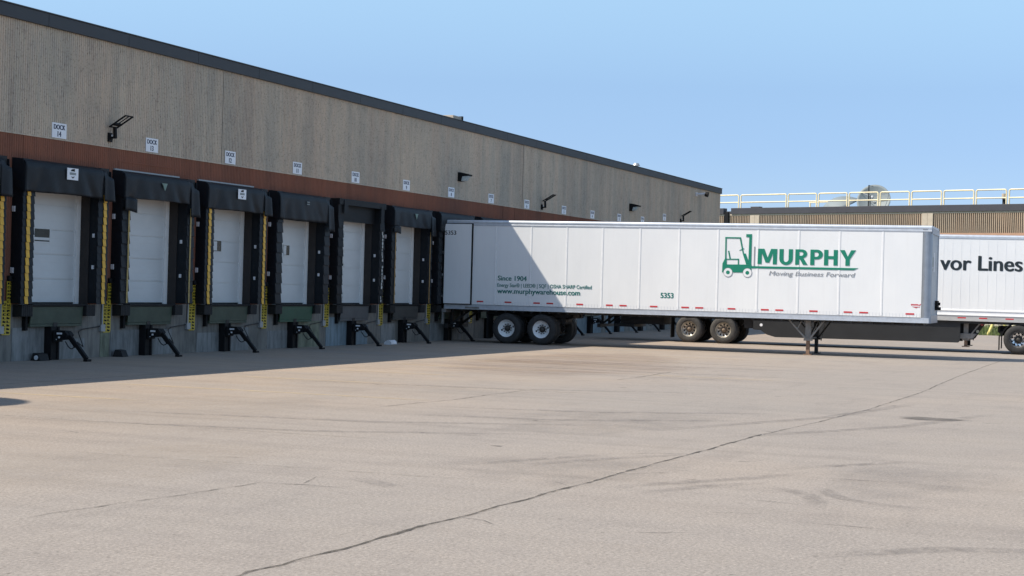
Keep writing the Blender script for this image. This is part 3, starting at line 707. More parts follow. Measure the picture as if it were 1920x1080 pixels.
for k in DOCK:
    if k == 15: continue
    o = copy_tree(rs); o.location = (DOCK[k], 0, 0)
    o['label'] = 'black steel truck restraint with sloping leg below the DOCK %d door' % k if k > 8 else 'black steel truck restraint at dock %d seen beneath the white trailer' % k

# ------------------------------------------------------------------ caution signs
cs = thing('caution_sign', 'yellow caution plates with black lettering right of the dock 15 door', 'caution sign', (DOCK[15], 0, 0), 0, 'yellow caution signs beside the dock doors')
q = MB(); q.prism([(1.83, 0.60), (1.86, 0.57), (2.10, 0.57), (2.13, 0.60), (2.13, 1.19), (2.10, 1.22), (1.86, 1.22), (1.83, 1.19)], -0.022, -0.014); lp = q.build('lower_plate', 'signyellow', cs)
q = MB(); q.box(1.97, 2.12, -0.035, -0.025, 1.16, 1.72); q.box(1.87, 1.969, -0.035, -0.025, 1.16, 1.30); upl = q.build('upper_plate', 'signyellow', cs)
rnd = random.Random(3)
def glyphs(mb, x0, x1, z0, z1, y, rows, cols, rr):
    hh = (z1 - z0) / rows; ww = (x1 - x0) / cols
    for r in range(rows):
        for c in range(cols):
            if rr.random() < 0.05: continue
            a = x0 + c * ww + ww * 0.12; b_ = x0 + (c + 1) * ww - ww * 0.12; zz = z0 + r * hh + hh * 0.16; zt = z0 + (r + 1) * hh - hh * 0.2
            t_ = (b_ - a) * 0.5
            v = rr.randrange(4)
            mb.box(a, a + t_, y - 0.002, y, zz, zt)
            if v in (0, 2): mb.box(a + t_, b_, y - 0.002, y, zt - (zt - zz) * 0.25, zt)
            if v in (0, 1, 3): mb.box(a + t_, b_, y - 0.002, y, zz, zz + (zt - zz) * 0.25)
            if v in (2, 3): mb.box(b_ - t_, b_, y - 0.002, y, zz + (zt - zz) * 0.25, zt - (zt - zz) * 0.25)
q = MB(); glyphs(q, 1.85, 2.11, 0.585, 1.205, -0.022, 8, 2, rnd); q.build('lettering', 'black', lp)
q = MB(); glyphs(q, 1.98, 2.115, 1.17, 1.71, -0.035, 7, 2, rnd); glyphs(q, 1.88, 1.965, 1.18, 1.28, -0.035, 1, 2, rnd); q.build('lettering', 'black', upl)
q = MB(); q.cyl((2.045, -0.03, 1.72), (2.045, -0.03, 1.84), 0.055, 10); q.box(1.99, 2.10, -0.09, -0.004, 1.72, 1.76); q.build('signal_lamp', 'black', cs)
for k in DOCK:
    if k == 15 or k < 8: continue
    o = copy_tree(cs); o.location = (DOCK[k], 0, 0)
    o['label'] = 'yellow caution plates with black lettering on the wall just right of dock %d' % k

# ------------------------------------------------------------------ dock number signs
for k in DOCK:
    if k == 15: continue
    zz = {1: 0.42, 2: 0.1, 3: 0.05}.get(k, 0.0) + ZB + 0.03
    t = thing('dock_sign', 'white wall sign reading DOCK %d in navy letters above the brown band' % k, 'dock sign', (DOCK[k], -0.001, zz), 0, 'numbered dock signs on the warehouse wall')
    q = MB(); q.box(-0.26, 0.26, -0.014, -0.002, 0, 0.335); q.build('board', 'signwhite', t)
    lettering('lettering', 'DOCK', 0, 0.195, 0.42, 0.10, -0.0145, 'navy', t, 0.085, centre=True)
    lettering('lettering', '%d' % k, 0, 0.035, 0, 0.115, -0.0145, 'navy', t, 0.065, centre=True)

# ------------------------------------------------------------------ wall lamps
def arm_lamp(x, z, label):
    t = thing('wall_lamp', label, 'wall lamp', (x, 0, z), 0, 'arm lamps on the warehouse wall')
    q = MB(); q.box(-0.07, 0.07, -0.05, -0.001, -0.10, 0.11); q.box(-0.045, 0.045, -0.075, -0.05, -0.05, 0.07); q.build('wall_plate', 'black', t, 0.006)
    q = MB(); q.cyl((0, -0.06, -0.0), (0, -0.19, 0.0), 0.026, 10); q.bar((0, -0.17, -0.02), (0, -0.155, 0.25), 0.07, 0.07); q.build('arm', 'black', t, 0.005)
    q = MB()
    ax = Vector((0, -0.40, 0.235)).normalized()
    mt = Matrix((Vector((1, 0, 0)), ax, Vector((1, 0, 0)).cross(ax))).transposed().to_4x4(); mt.translation = (0, -0.10, 0.235)
    q.box(-0.162, -0.128, 0, 0.52, -0.016, 0.016, 0, mt); q.box(0.128, 0.162, 0, 0.52, -0.016, 0.016, 0, mt); q.box(-0.012, 0.012, 0.16, 0.5, -0.01, 0.01, 0, mt)
    q.box(-0.128, 0.128, 0.0, 0.03, -0.012, 0.012, 0, mt); q.box(-0.128, 0.128, 0.10, 0.17, -0.025, 0.025, 0, mt); q.box(-0.128, 0.128, 0.495, 0.52, -0.012, 0.012, 0, mt)
    q.build('lamp_frame', 'black', t, 0.004)
    q = MB(); q.cyl((0, -0.075, 0.045), (0, -0.09, 0.045), 0.026, 10); q.build('sensor_eye', 'whiteplate', t)
arm_lamp(1.9, 5.12, 'black arm lamp with slotted frame between the DOCK 14 and DOCK 13 signs')
arm_lamp(30.9, 5.07, 'black arm lamp with slotted frame between the DOCK 6 and DOCK 5 signs')
arm_lamp(51.1, 5.48, 'black arm lamp just above the trailer roof beyond the DOCK 1 sign')
def wall_pack(x, z, label, s=1.0):
    t = thing('wall_light', label, 'wall light', (x, 0, z), 0, 'box floodlights on the warehouse wall')
    q = MB(); q.prismx([(-0.002, 0.16 * s), (-0.10 * s, 0.16 * s), (-0.42 * s, 0.09 * s), (-0.42 * s, 0.04 * s), (-0.16 * s, 0.02 * s), (-0.12 * s, -0.15 * s), (-0.002, -0.15 * s)], -0.16 * s, 0.16 * s); q.build('housing', 'black', t, 0.006)
    q = MB(); q.prismx([(-0.165 * s, 0.018 * s), (-0.38 * s, 0.036 * s), (-0.24 * s, -0.12 * s), (-0.13 * s, -0.14 * s)], -0.14 * s, 0.14 * s); q.build('lens', 'lens', t)
wall_pack(22.65, 5.67, 'dark box floodlight with pale lens above and right of the DOCK 8 sign')
wall_pack(42.6, 5.69, 'dark box floodlight with pale lens above the DOCK 3 sign', 1.1)
t = thing('wall_light', 'small pale security light high on the wall near the far corner', 'security light', (54.0, 0, 7.0))
q = MB(); q.box(-0.12, 0.12, -0.06, -0.001, -0.1, 0.1); q.cyl((0, -0.06, 0), (0, -0.5, 0.02), 0.07, 10); q.build('housing', 'whiteplate', t)
q = MB(); q.cyl((0, -0.5, 0.02), (0, -0.66, -0.02), 0.12, 12, 0, 0.14); q.build('lamp_head', 'black', t)

# ------------------------------------------------------------------ things on the warehouse roof
t = thing('roof_vent', 'small brown metal box standing on the warehouse roof edge', 'roof vent', (23.9, 0.9, 7.45))
q = MB(); q.box(-0.55, 0.2, -0.3, 0.3, 0, 0.47); q.build('casing', 'tan_stone', t, 0.01); q = MB(); q.box(0.2, 0.28, -0.33, 0.33, 0, 0.5); q.build('end_cap', 'black', t)
t = thing('roof_pipe', 'short pale vent pipe on the far part of the warehouse roof', 'vent pipe', (47.2, 1.2, 7.45))
q = MB(); q.cyl((0, 0, 0), (0, 0, 0.52), 0.11, 12); q.build('pipe', 'galv', t); q = MB(); q.cyl((0, 0, 0.52), (0, 0, 0.64), 0.2, 12, 0, 0.12); q.build('cap', 'galv', t)
t = thing('roof_exhaust', 'metal exhaust hood on a pipe above the warehouse roof beyond the left picture edge', 'exhaust hood', (-15.75, 0.6, 7.45))
q = MB(); q.cyl((0, 0, 0), (0, 0, 2.55), 0.16, 16); q.build('pipe', 'galv', t)
q = MB(); q.lathe([(0.0, 0.0), (1.2, 0.0), (1.25, 0.08), (1.1, 0.32), (0.5, 0.52), (0.0, 0.55)], (0, 0, 0), 28); hd_ = q.build('hood', 'galv', t, fix=True); hd_.rotation_euler = (PI / 2, 0, 0); hd_.location = (0, 0, 2.5)

# ------------------------------------------------------------------ small things at the wall foot
def chock(x, y, rz, label, eye):
    t = thing('wheel_chock', label, 'wheel chock', (x, y, 0), rz, 'rubber wheel chocks at the foot of the wall')
    q = MB(); q.prismx([(-0.13, 0), (0.13, 0), (0.07, 0.17), (-0.07, 0.15)], -0.16, 0.16)
    q.build('block', 'rubber', t, 0.015)
    if eye:
        q = MB(); q.cyl((-0.16, -0.02, 0.07), (-0.18, -0.02, 0.07), 0.05, 12); q.build('reflector', 'whiteplate', t)
chock(-0.66, -0.16, 0.0, 'black rubber wheel chock with white round end at the wall below dock 14', True)
chock(2.35, -0.17, 0.2, 'plain black rubber wheel chock at the wall between docks 14 and 13', False)
q = MB(); q.prismx([(-0.12, 0), (0.14, 0), (0.10, 0.10), (-0.02, 0.15), (-0.10, 0.09)], -0.2, 0.22)
tag(q.build('concrete_lump', 'whiteplate', None, 0.03), 'white lump of concrete at the foot of the dock 10 truck restraint leg', 'concrete lump').location = (16.15, -0.62, 0.0)

# ------------------------------------------------------------------ wheels
TY_PROF = [(0.29, 0.0), (0.33, -0.02), (0.40, -0.02), (0.455, -0.01), (0.492, 0.015), (0.505, 0.05), (0.507, 0.10), (0.495, 0.108), (0.495, 0.118), (0.507, 0.126), (0.507, 0.165),
           (0.495, 0.172), (0.495, 0.182), (0.507, 0.19), (0.505, 0.235), (0.492, 0.265), (0.455, 0.29), (0.33, 0.30), (0.29, 0.28)]
def wheel(parent, x, y, z, rim, hub, tyre, inward=1, style='dish', dual=True):
    """dual wheel; outer face at local y, running inward (+y when inward=1)"""
    sc_ = inward
    w_ = MB()
    # hub and axle end
    w_.lathe([(0.0, 0.045 * sc_), (0.05, 0.045 * sc_), (0.065, 0.06 * sc_), (0.07, 0.10 * sc_), (0.10, 0.115 * sc_), (0.105, 0.14 * sc_)], (0, 0, 0), 20)
    for i in range(10):
        a = 2 * PI * i / 10 + 0.15
        c = (0.142 * math.cos(a), 0, 0.142 * math.sin(a)); w_.cyl((c[0], 0.085 * sc_, c[2]), (c[0], 0.14 * sc_, c[2]), 0.020, 6)
    hubo = w_.build('wheel', hub, parent, fix=True); hubo.location = (x, y, z)
    r = MB()
    prof = [(0.29, -0.004), (0.296, 0.012), (0.28, 0.02), (0.272, 0.06), (0.262, 0.09), (0.235, 0.125), (0.19, 0.14), (0.10, 0.14), (0.10, 0.15), (0.2, 0.155), (0.27, 0.14), (0.29, 0.04), (0.29, -0.004)]
    r.lathe([(a, b_ * sc_) for a, b_ in prof], (0, 0, 0), 40)
    nh = 10 if style != 'two' else 10
    for i in range(nh):
        a = 2 * PI * i / nh + 0.3
        rr = 0.213 if style != 'rust' else 0.20
        c = Vector((rr * math.cos(a), 0, rr * math.sin(a)))
        if style == 'white' and (i % 5) not in (0,): continue
        r.cyl((c.x, 0.1185 * sc_ if style != 'white' else 0.125 * sc_, c.z), (c.x, 0.15 * sc_, c.z), 0.032, 12, 1)
    r.build('rim', [rim, 'black'], hubo, fix=True)
    ty_ = MB(); ty_.lathe([(a, b_ * sc_) for a, b_ in TY_PROF], (0, 0, 0), 44)
    if dual:
        ty_.lathe([(a, (b_ + 0.335) * sc_) for a, b_ in TY_PROF], (0, 0, 0), 44)
        ty_.lathe([(0.29, 0.28 * sc_), (0.27, 0.36 * sc_), (0.29, 0.6 * sc_)], (0, 0, 0), 30)
    ty_.build('tyre', tyre, hubo, fix=True)
    return hubo

# ------------------------------------------------------------------ semi-trailers
WID = 2.58
def axle_group(par, axles, rim, hub, tyre, style):
    a0, a1 = min(axles), max(axles)
    for a in axles:
        wheel(par, a, 0.03, 0.505, rim, hub, tyre, 1, style); wheel(par, a, WID - 0.03, 0.505, rim, hub, tyre, -1, style)
    s = MB()
    for a in axles:
        s.cyl((a, 0.5, 0.505), (a, WID - 0.5, 0.505), 0.065, 14)
        for y in (0.72, WID - 0.72): s.lathe([(0.0, -0.03), (0.2, -0.03), (0.21, 0.0), (0.21, 0.12), (0.0, 0.12)], (a, y - 0.05, 0.505), 20)
        s.box(a - 0.5, a - 0.30, 0.8, 0.92, 0.55, 0.98); s.box(a - 0.5, a - 0.30, WID - 0.92, WID - 0.8, 0.55, 0.98)
        s.bar((a - 0.42, 0.86, 0.65), (a + 0.3, 0.86, 0.50), 0.1, 0.12); s.bar((a - 0.42, WID - 0.86, 0.65), (a + 0.3, WID - 0.86, 0.50), 0.1, 0.12)
        s.lathe([(0.0, -0.02), (0.11, -0.02), (0.13, 0.1), (0.11, 0.22), (0, 0.22)], (a + 0.3, 0.75, 0.75), 14)
        s.cyl((a + 0.25, 1.1, 0.62), (a + 0.25, 1.1, 0.85), 0.08, 10)
    for y in (0.80, WID - 0.92): s.box(a0 - 1.0, a1 + 0.9, y, y + 0.12, 0.90, 1.04)
    s.box(a0 - 0.95, a0 - 0.85, 0.8, WID - 0.8, 0.88, 1.0); s.box(a1 + 0.75, a1 + 0.85, 0.8, WID - 0.8, 0.88, 1.0)
    s.cyl((a1 + 0.45, 0.95, 0.80), (a1 + 0.45, WID - 0.95, 0.80), 0.13, 14)
    s.build('suspension', 'chassis', par, fix=True)
    for y in (0.04, WID - 0.66):
        f = MB(); f.box(a0 - 0.70, a0 - 0.685, y, y + 0.62, 0.16, 0.90); f.box(a0 - 0.72, a0 - 0.70, y, y + 0.62, 0.88, 0.96); f.build('mud_flap', 'rubber', par)

def under_guard(par, s0):
    u = MB()
    u.box(s0 + 0.02, s0 + 0.14, 0.35, WID - 0.35, 0.46, 0.57)
    for y in (0.75, WID - 0.85): u.box(s0 + 0.03, s0 + 0.12, y, y + 0.10, 0.57, 1.08); u.bar((s0 + 0.1, y + 0.05, 0.6), (s0 + 0.7, y + 0.05, 1.05), 0.07)
    u.box(s0 + 0.02, s0 + 0.14, 0.24, 0.349, 0.44, 0.59)
    u.build('rear_guard', 'chassis', par)

def reflectors(par, segs, z0, z1, y):
    for a, c in segs:
        r = MB(); r.box(a, c, y - 0.003, y, z0, z1); r.build('reflector', 'red', par)

# ---- the near trailer
TYAW = 0.041328
DIR = Vector((math.sin(TYAW), -math.cos(TYAW), 0)); RZ = math.atan2(DIR.y, DIR.x)
t1 = thing('semi_trailer', 'white box semi-trailer with green forklift logo and number 5353 backed into dock 8', 'semi-trailer', (20.855, -0.2, 0), RZ, None)
t1.rotation_euler = (0, -0.0018, RZ)
L0, L1 = 0.14, 16.15
b = MB()
b.box(L0, L1 - 0.27, 0.0, WID, 1.27, 3.915)
for s_ in (1.94, 3.18, 4.42, 5.645, 6.91, 8.21, 9.48, 10.765, 12.06, 13.335, 14.66):
    b.prismz([(s_ - 0.032, 0.001), (s_ - 0.024, -0.007), (s_ + 0.024, -0.007), (s_ + 0.032, 0.001)], 1.30, 3.90, 1)
    b.box(s_ + 0.032, s_ + 0.040, -0.002, 0.0005, 1.30, 3.90, 2)  # grey line painted along each seam as its shadow
b.build('box_body', ['white', 'seamw', 'nose'], t1)
b = MB(); b.prismx([(0.0, 3.91), (-0.012, 3.915), (-0.014, 3.955), (-0.004, 3.965), (-0.004, 4.0), (-0.016, 4.015), (-0.014, 4.06), (0.0, 4.09), (0.05, 4.105), (WID - .05, 4.105), (WID, 4.09), (WID + .012, 3.915), (WID, 3.91)], L0 + 1.0, L1 - 0.02)
b.prismx([(0.0, 3.91), (-0.012, 3.915), (-0.012, 4.06), (0.0, 4.09), (0.05, 4.105), (WID - .05, 4.105), (WID, 4.09), (WID + .012, 3.915), (WID, 3.91)], L0, L0 + 0.995)
b.build('roof_rail', 'alu', t1)
b = MB()
b.box(L0, L1 - 0.05, -0.012, 0.08, 1.10, 1.255); b.box(L0, L1 - 0.05, WID - 0.08, WID + 0.012, 1.10, 1.255)
b.box(L0, L1 - 0.05, -0.020, -0.012, 1.105, 1.125); b.box(L0, L1 - 0.05, -0.016, -0.012, 1.235, 1.25)
i = L0 + 0.2
while i < L1 - 0.3:
    b.cyl((i, -0.012, 1.18), (i, -0.017, 1.18), 0.009, 6); b.cyl((i + 0.05, -0.012, 1.18), (i + 0.05, -0.017, 1.18), 0.009, 6); i += 0.41
i = L0 + 1.2
while i < L1 - 0.3:
    b.box(i, i + 0.006, -0.003, 0.001, 1.275, 1.39); i += 0.102
b.build('bottom_rail', 'alu', t1)
b = MB(); b.box(L0, L1 - 0.05, 0.08, WID - 0.08, 1.14, 1.20)
i = 0.4
while i < 15.8: b.box(i, i + 0.05, 0.08, WID - 0.08, 1.03, 1.14); i += 0.31
b.build('floor_frame', 'chassis', t1)
# rear frame, swing door folded back along the side
b = MB(); b.box(L0 - 0.02, L0 + 0.03, -0.005, WID + 0.005, 1.1, 4.08); b.build('rear_frame', 'galv', t1, 0.01)
b = MB(); b.box(0.13, 1.10, -0.085, -0.040, 1.285, 3.965); dr = b.build('swing_door', 'white', t1, 0.01)
b = MB()
b.box(1.10, 1.135, -0.09, -0.02, 1.26, 3.99); b.box(0.11, 1.10, -0.078, -0.03, 3.965, 3.99); b.box(0.11, 1.10, -0.078, -0.03, 1.255, 1.285); b.box(0.10, 0.13, -0.078, -0.03, 1.255, 3.99)
b.build('door_gasket', 'black', dr)
b = MB()
for z in (1.5, 2.2, 2.95, 3.7): b.box(0.02, 0.13, -0.07, 0.0, z, z + 0.09)
b.build('hinge', 'galv', dr)
b = MB(); b.cyl((1.0, -0.03, 1.3), (1.0, -0.03, 3.9), 0.014, 8); b.build('lock_rod', 'galv', dr)
b = MB(); b.box(0.9, 1.4, -0.03, -0.013, 1.13, 1.19); b.build('door_holdback', 'gear', t1)
lettering('lettering', '5353', 0.14, 3.60, 0.40, 0.135, -0.0865, 'blackletter', dr, 0.03)
# front
b = MB()
r_ = 0.16; n_ = 8
pts = [(L1 - 0.29, -0.006)] + [(L1 - r_ + r_ * math.sin(a), -0.006 + r_ - r_ * math.cos(a)) for a in [PI / 2 * k / n_ for k in range(n_ + 1)]] + [(L1, 0.20), (L1 - 0.29, 0.20)]
b.prismz(pts, 1.10, 4.0, 0, True); b.build('corner_post', 'alupost', t1)
pts2 = [(p[0], WID - p[1]) for p in pts][::-1]; b = MB(); b.prismz(pts2, 1.10, 4.0, 0, True); b.build('corner_post', 'alupost', t1)
b = MB(); b.box(L1 - 0.27, L1 - 0.03, 0.20, WID - 0.20, 1.10, 4.0); b.box(L1 - 0.03, L1 + 0.005, 0.05, WID - 0.05, 3.86, 4.03, 1); b.box(L1 - 0.03, L1 + 0.005, 0.1, WID - 0.1, 1.10, 1.34, 1)
for y in (0.55, 0.95, 1.35, 1.75, 2.15): b.box(L1 - 0.03, L1 - 0.022, y, y + 0.03, 1.35, 3.85, 1)
nose = b.build('nose_wall', ['nose', 'alupost'], t1)
b = MB(); b.box(L1 - 0.028, L1 - 0.020, 0.40, 0.9, 2.85, 3.15); b.box(L1 - 0.028, L1 - 0.020, 0.25, 0.7, 2.72, 2.80); b.box(L1 - .028, L1 - .02, 0.95, 1.25, 2.7, 3.3, 1); b.build('nose_placard', ['greymark', 'signwhite'], nose)
b = MB(); b.box(L1 - 0.03, L1 + 0.06, 1.75, 2.25, 1.50, 1.80); b.cyl((L1 + 0.05, 1.85, 1.55), (L1 + 0.13, 1.85, 1.55), 0.05, 10); b.cyl((L1 + 0.05, 2.15, 1.55), (L1 + 0.13, 2.15, 1.55), 0.05, 10); b.cyl((L1 + .05, 2.0, 1.7), (L1 + .12, 2.0, 1.7), 0.05, 10)
b.build('gladhand_box', 'black', nose)
b = MB(); b.box(14.3, 15.9, 0.5, WID - 0.5, 1.03, 1.14); b.build('coupler_plate', 'chassis', t1)
b = MB(); b.box(15.3, 15.75, 0.02, 0.2, 1.06, 1.1); b.box(12.15, 12.6, 0.04, 0.1, 1.07, 1.1); b.build('rail_clip', 'chassis', t1)
axle_group(t1, (2.37, 3.59), 'rimwhite', 'hub', 'tyre', 'white')
under_guard(t1, 0.05)
b = MB(); b.box(0.05, 0.10, 0.02, 0.14, 0.58, 1.1); b.box(0.04, 0.2, 0.01, 0.5, 0.98, 1.1); b.build('rear_post', 'gear', t1)
def landing_gear(par, s, foot_z, near='gear', far='chassis'):
    for y, mt in ((0.36, near), (WID - 0.48, far)):
        b = MB(); b.box(s - 0.085, s + 0.085, y - 0.01, y + 0.15, 0.46, 1.10)
        b.bar((s - 0.60, y - 0.03, 1.08), (s - 0.06, y - 0.03, 0.50), 0.085, 0.05); b.bar((s + 0.50, y - 0.03, 1.08), (s + 0.07, y - 0.03, 0.50), 0.085, 0.05)
        b.bar((s - 0.33, y - 0.03, 0.80), (s - 0.20, y - 0.03, 1.06), 0.05, 0.03)
        b.box(s - 0.22, s + 0.22, y - 0.03, y + 0.17, 1.04, 1.10); b.box(s - 0.13, s + 0.13, y - 0.02, y + 0.16, 0.43, 0.50)
        b.box(s - 0.045, s + 0.045, y - 0.02, y - 0.01, 0.56, 0.74); 
        leg = b.build('landing_leg', mt, par, 0.006)
        b = MB(); b.box(s - 0.055, s + 0.055, y + 0.015, y + 0.125, foot_z + 0.03, 0.46); b.box(s - 0.13, s + 0.13, y - 0.05, y + 0.19, foot_z, foot_z + 0.03)
        b.build('leg_foot', 'rust' if mt == near else far, leg)
    b = MB(); b.cyl((s, 0.36, 0.82), (s, WID - 0.36, 0.82), 0.03, 10); b.bar((s + 0.05, 0.45, 0.55), (s + 0.05, WID - 0.5, 1.05), 0.05); b.bar((s, 0.5, 0.5), (s, WID - .4, 0.5), 0.05)
    b.bar((s + 0.30, WID - 0.5, 1.05), (s + 0.16, WID - 0.5, 0.40), 0.03)
    b.build('gear_brace', 'gear', par)
landing_gear(t1, 12.36, -0.022)
segs = [(1.31, 1.54), (2.30, 2.54), (3.31, 3.54), (3.77, 4.0), (4.80, 5.03), (5.81, 6.04), (6.27, 6.51), (7.29, 7.54), (8.33, 8.58), (8.79, 9.05), (9.84, 10.09), (10.91, 11.16), (11.37, 11.62), (12.44, 12.70), (13.51, 13.77), (13.99, 14.26), (15.40, 15.66)]
reflectors(t1, segs, 1.352, 1.40, -0.004)
lettering('lettering', 'Since 1904', 2.04, 2.10, 1.02, 0.155, -0.0075, 'darkgreen', t1, 0.035)
lettering('lettering', 'Energy Star® | LEED® | SQF | OSHA SHARP Certified', 2.03, 1.885, 3.28, 0.118, -0.0075, 'darkgreen', t1, 0.012)
lettering('lettering', 'www.murphywarehouse.com', 2.03, 1.67, 2.89, 0.165, -0.0075, 'darkgreen', t1, 0.035)
lettering('lettering', '5353', 7.63, 1.66, 0.44, 0.165, -0.0035, 'darkgreen', t1, 0.06)
lm = MB()
def LX(x): return 10.765 + (x - 515) / 1160.0 * 3.075
def LZ(v): return 2.822 + v * 0.485
def lpoly(pts): lm.prism([(LX(a), LZ(c)) for a, c in pts], -0.0105, -0.0005)
def lband(o_, i_):
    for k in range(len(o_) - 1): lpoly([o_[k], o_[k + 1], i_[k + 1], i_[k]])
def half(cx, cy, rx, ry, x0, n=12):      # right-hand half ring from top to bottom, starting and ending at x0
    return [(x0, cy + ry)] + [(cx + rx * math.sin(PI * k / n), cy + ry * math.cos(PI * k / n)) for k in range(n + 1)] + [(x0, cy - ry)]
lpoly([(515, 0), (518, 1), (566, 1), (563, 0)]); lpoly([(745, 0), (698, 0), (700, 1), (748, 1)])
lpoly([(566, 1), (594, 1), (634, 0.42), (634, 0.10), (612, 0.10), (565, 0.72)]); lpoly([(700, 1), (699.5, 0.72), (655, 0.10), (634, 0.10), (634, 0.42), (674, 1)])
uo = [(775, 1)] + [(855 - 80 * math.cos(PI * k / 14), 0.37 - 0.40 * math.sin(PI * k / 14)) for k in range(15)] + [(935, 1)]
ui = [(824, 1)] + [(855 - 31 * math.cos(PI * k / 14), 0.37 - 0.21 * math.sin(PI * k / 14)) for k in range(15)] + [(886, 1)]
lband(uo, ui)
lpoly([(965, 0), (965, 1), (1012, 1), (1012, 0)]); lband(half(1042, 0.715, 63, 0.285, 1012), half(1036, 0.715, 24, 0.125, 1012))
lpoly([(1012, 0.4299), (1062, 0.4299), (1113, 0), (1058, 0), (1022, 0.35), (1012, 0.36)])
lpoly([(1143, 0), (1143, 1), (1191, 1), (1191, 0)]); lband(half(1222, 0.685, 68, 0.315, 1191), half(1214, 0.685, 28, 0.145, 1191))
lpoly([(1305, 0), (1305, 1), (1353, 1), (1353, 0)]); lpoly([(1353, 0.41), (1353, 0.60), (1417, 0.60), (1417, 0.41)]); lpoly([(1417, 0), (1417, 1), (1465, 1), (1465, 0)])
lpoly([(1488, 1), (1545, 1), (1582, 0.58), (1582, 0), (1556, 0), (1556, 0.40)]); lpoly([(1675, 1), (1606, 0.40), (1606, 0), (1582, 0), (1582, 0.58), (1620, 1)])
lm.build('lettering', 'logogreen', t1, fix=True)
lettering('lettering', 'Moving Business Forward', 11.14, 2.47, 2.70, 0.135, -0.0095, 'greyletter', t1, 0.0, 0.22)
lg = MB(); Y0, Y1 = -0.0105, -0.0005
def lp_(pts, m=0, y=Y0): lg.prism(pts, y, Y1, m)
lp_([(9.706, 3.661), (10.215, 3.661), (10.222, 3.618), (9.707, 3.62)]); lp_([(9.711, 3.62), (9.752, 3.62), (9.76, 2.963), (9.716, 2.954)])
lp_([(10.175, 3.618), (10.222, 3.618), (10.321, 3.145), (10.283, 3.139)]); lp_([(9.805, 3.222), (9.846, 3.223), (9.901, 2.974), (9.861, 2.968)])
lp_([(10.172, 3.251), (10.319, 3.313), (10.325, 3.294), (10.178, 3.232)])
lp_([(10.381, 3.762), (10.565, 3.765), (10.564, 2.796), (10.469, 2.796), (10.481, 3.669), (10.383, 3.672)])
lp_([(10.643, 3.368), (10.678, 3.369), (10.673, 2.752), (10.641, 2.752)], 1)
lp_([(10.575, 2.7495), (13.921, 2.752), (13.787, 2.685), (10.575, 2.681)])
lp_([(10.283, 3.139), (10.378, 3.146), (10.469, 2.923), (10.469, 2.798), (10.401, 2.798)])
lp_([(9.711, 2.967), (9.638, 2.811), (9.632, 2.533), (10.575, 2.543), (10.575, 2.796), (9.775, 2.788), (9.771, 2.936)])
lp_([(9.711, 2.967), (9.771, 2.938), (10.131, 2.943), (10.131, 2.798), (10.168, 2.798), (10.166, 2.977)])
for cx in (9.823, 10.448):
    for r, y, m in ((0.148, -0.0112, 1), (0.134, -0.0122, 2), (0.062, -0.0132, 0)):
        lg.prism([(cx + r * math.cos(2 * PI * i / 32), 2.533 + r * math.sin(2 * PI * i / 32)) for i in range(32)], y, -0.001, m)
lg.build('forklift_logo', ['logogreen', 'greyletter', 'white'], t1)
mp = MB()
def usmap(s, z, k=1.0, m=0):
    P = [(0, 0.09), (0.10, 0.085), (0.20, 0.09), (0.24, 0.07), (0.27, 0.075), (0.31, 0.10), (0.325, 0.095), (0.29, 0.05), (0.275, 0.02), (0.27, -0.03), (0.255, -0.015), (0.22, -0.015), (0.18, -0.03), (0.16, -0.055), (0.13, -0.03), (0.09, -0.02), (0.05, -0.005), (0.01, 0.02), (-0.01, 0.06)]
    mp.prism([(s + a * k, z + c * k) for a, c in P], -0.0045, -0.0005, m)
usmap(15.56, 1.60, 0.95, 0)
mp.box(15.57, 15.82, -0.006, -0.0045, 1.605, 1.635, 1)
mp.build('maker_badge', ['redlens', 'signwhite'], t1)

# ---- the far trailer, coupled to a tractor
TY2 = 0.045
D2 = Vector((math.sin(TY2), -math.cos(TY2), 0)); RZ2 = math.atan2(D2.y, D2.x)
t2 = thing('semi_trailer', 'white ribbed semi-trailer with black lettering vor Lines behind the near trailer', 'semi-trailer', (29.74, -2.70, 0), RZ2)
b = MB(); b.box(0.05, 16.12, 0.0, WID, 1.52, 4.07)
i = 0.4
while i < 16: b.box(i, i + 0.02, -0.004, 0.001, 1.55, 4.05); i += 0.305
b.build('box_body', 'white', t2)
b = MB(); b.prismx([(0, 4.06), (-0.014, 4.065), (-0.016, 4.14), (0, 4.18), (0.05, 4.20), (WID - .05, 4.20), (WID, 4.18), (WID + .014, 4.06)], 0.03, 16.14); b.build('roof_rail', 'alu', t2)
b = MB(); b.box(0.03, 16.14, -0.012, WID + 0.012, 1.13, 1.32); b.box(0.03, 16.14, -0.018, -0.012, 1.13, 1.145); b.build('bottom_rail', 'alurail', t2)
b = MB(); b.prismx([(0, 1.54), (-0.02, 1.53), (-0.026, 1.49), (-0.004, 1.48), (-0.004, 1.365), (-0.03, 1.355), (-0.03, 1.325), (0, 1.32), (WID, 1.32), (WID, 1.54)], 0.03, 16.14); b.build('side_ledge', 'seamw', t2)
b = MB(); b.box(0.1, 16.0, 0.06, WID - 0.06, 1.04, 1.13); b.build('floor_frame', 'chassis', t2)
b = MB(); b.box(16.12, 16.16, 0.02, WID - 0.02, 1.11, 4.1); b.build('nose_wall', 'nose', t2)
b = MB(); b.box(0.0, 0.05, 0.0, WID, 1.11, 4.1); b.build('rear_door', 'nose', t2)
axle_group(t2, (3.70, 5.01), 'rimrust', 'hubrust', 'tyredusty', 'rust')
under_guard(t2, 0.05)
b = MB(); b.box(0.9, 2.6, 0.6, WID - 0.6, 0.62, 1.02); b.box(0.7, 1.5, 0.4, WID - 0.4, 0.5, 0.6); b.build('slider_box', 'chassis', t2)
b = MB(); b.box(5.75, 6.08, 0.25, WID - 0.25, 0.60, 1.06); b.build('gap_block', 'chassis', t2)  # dark block added to close the gap between tyres and skirt
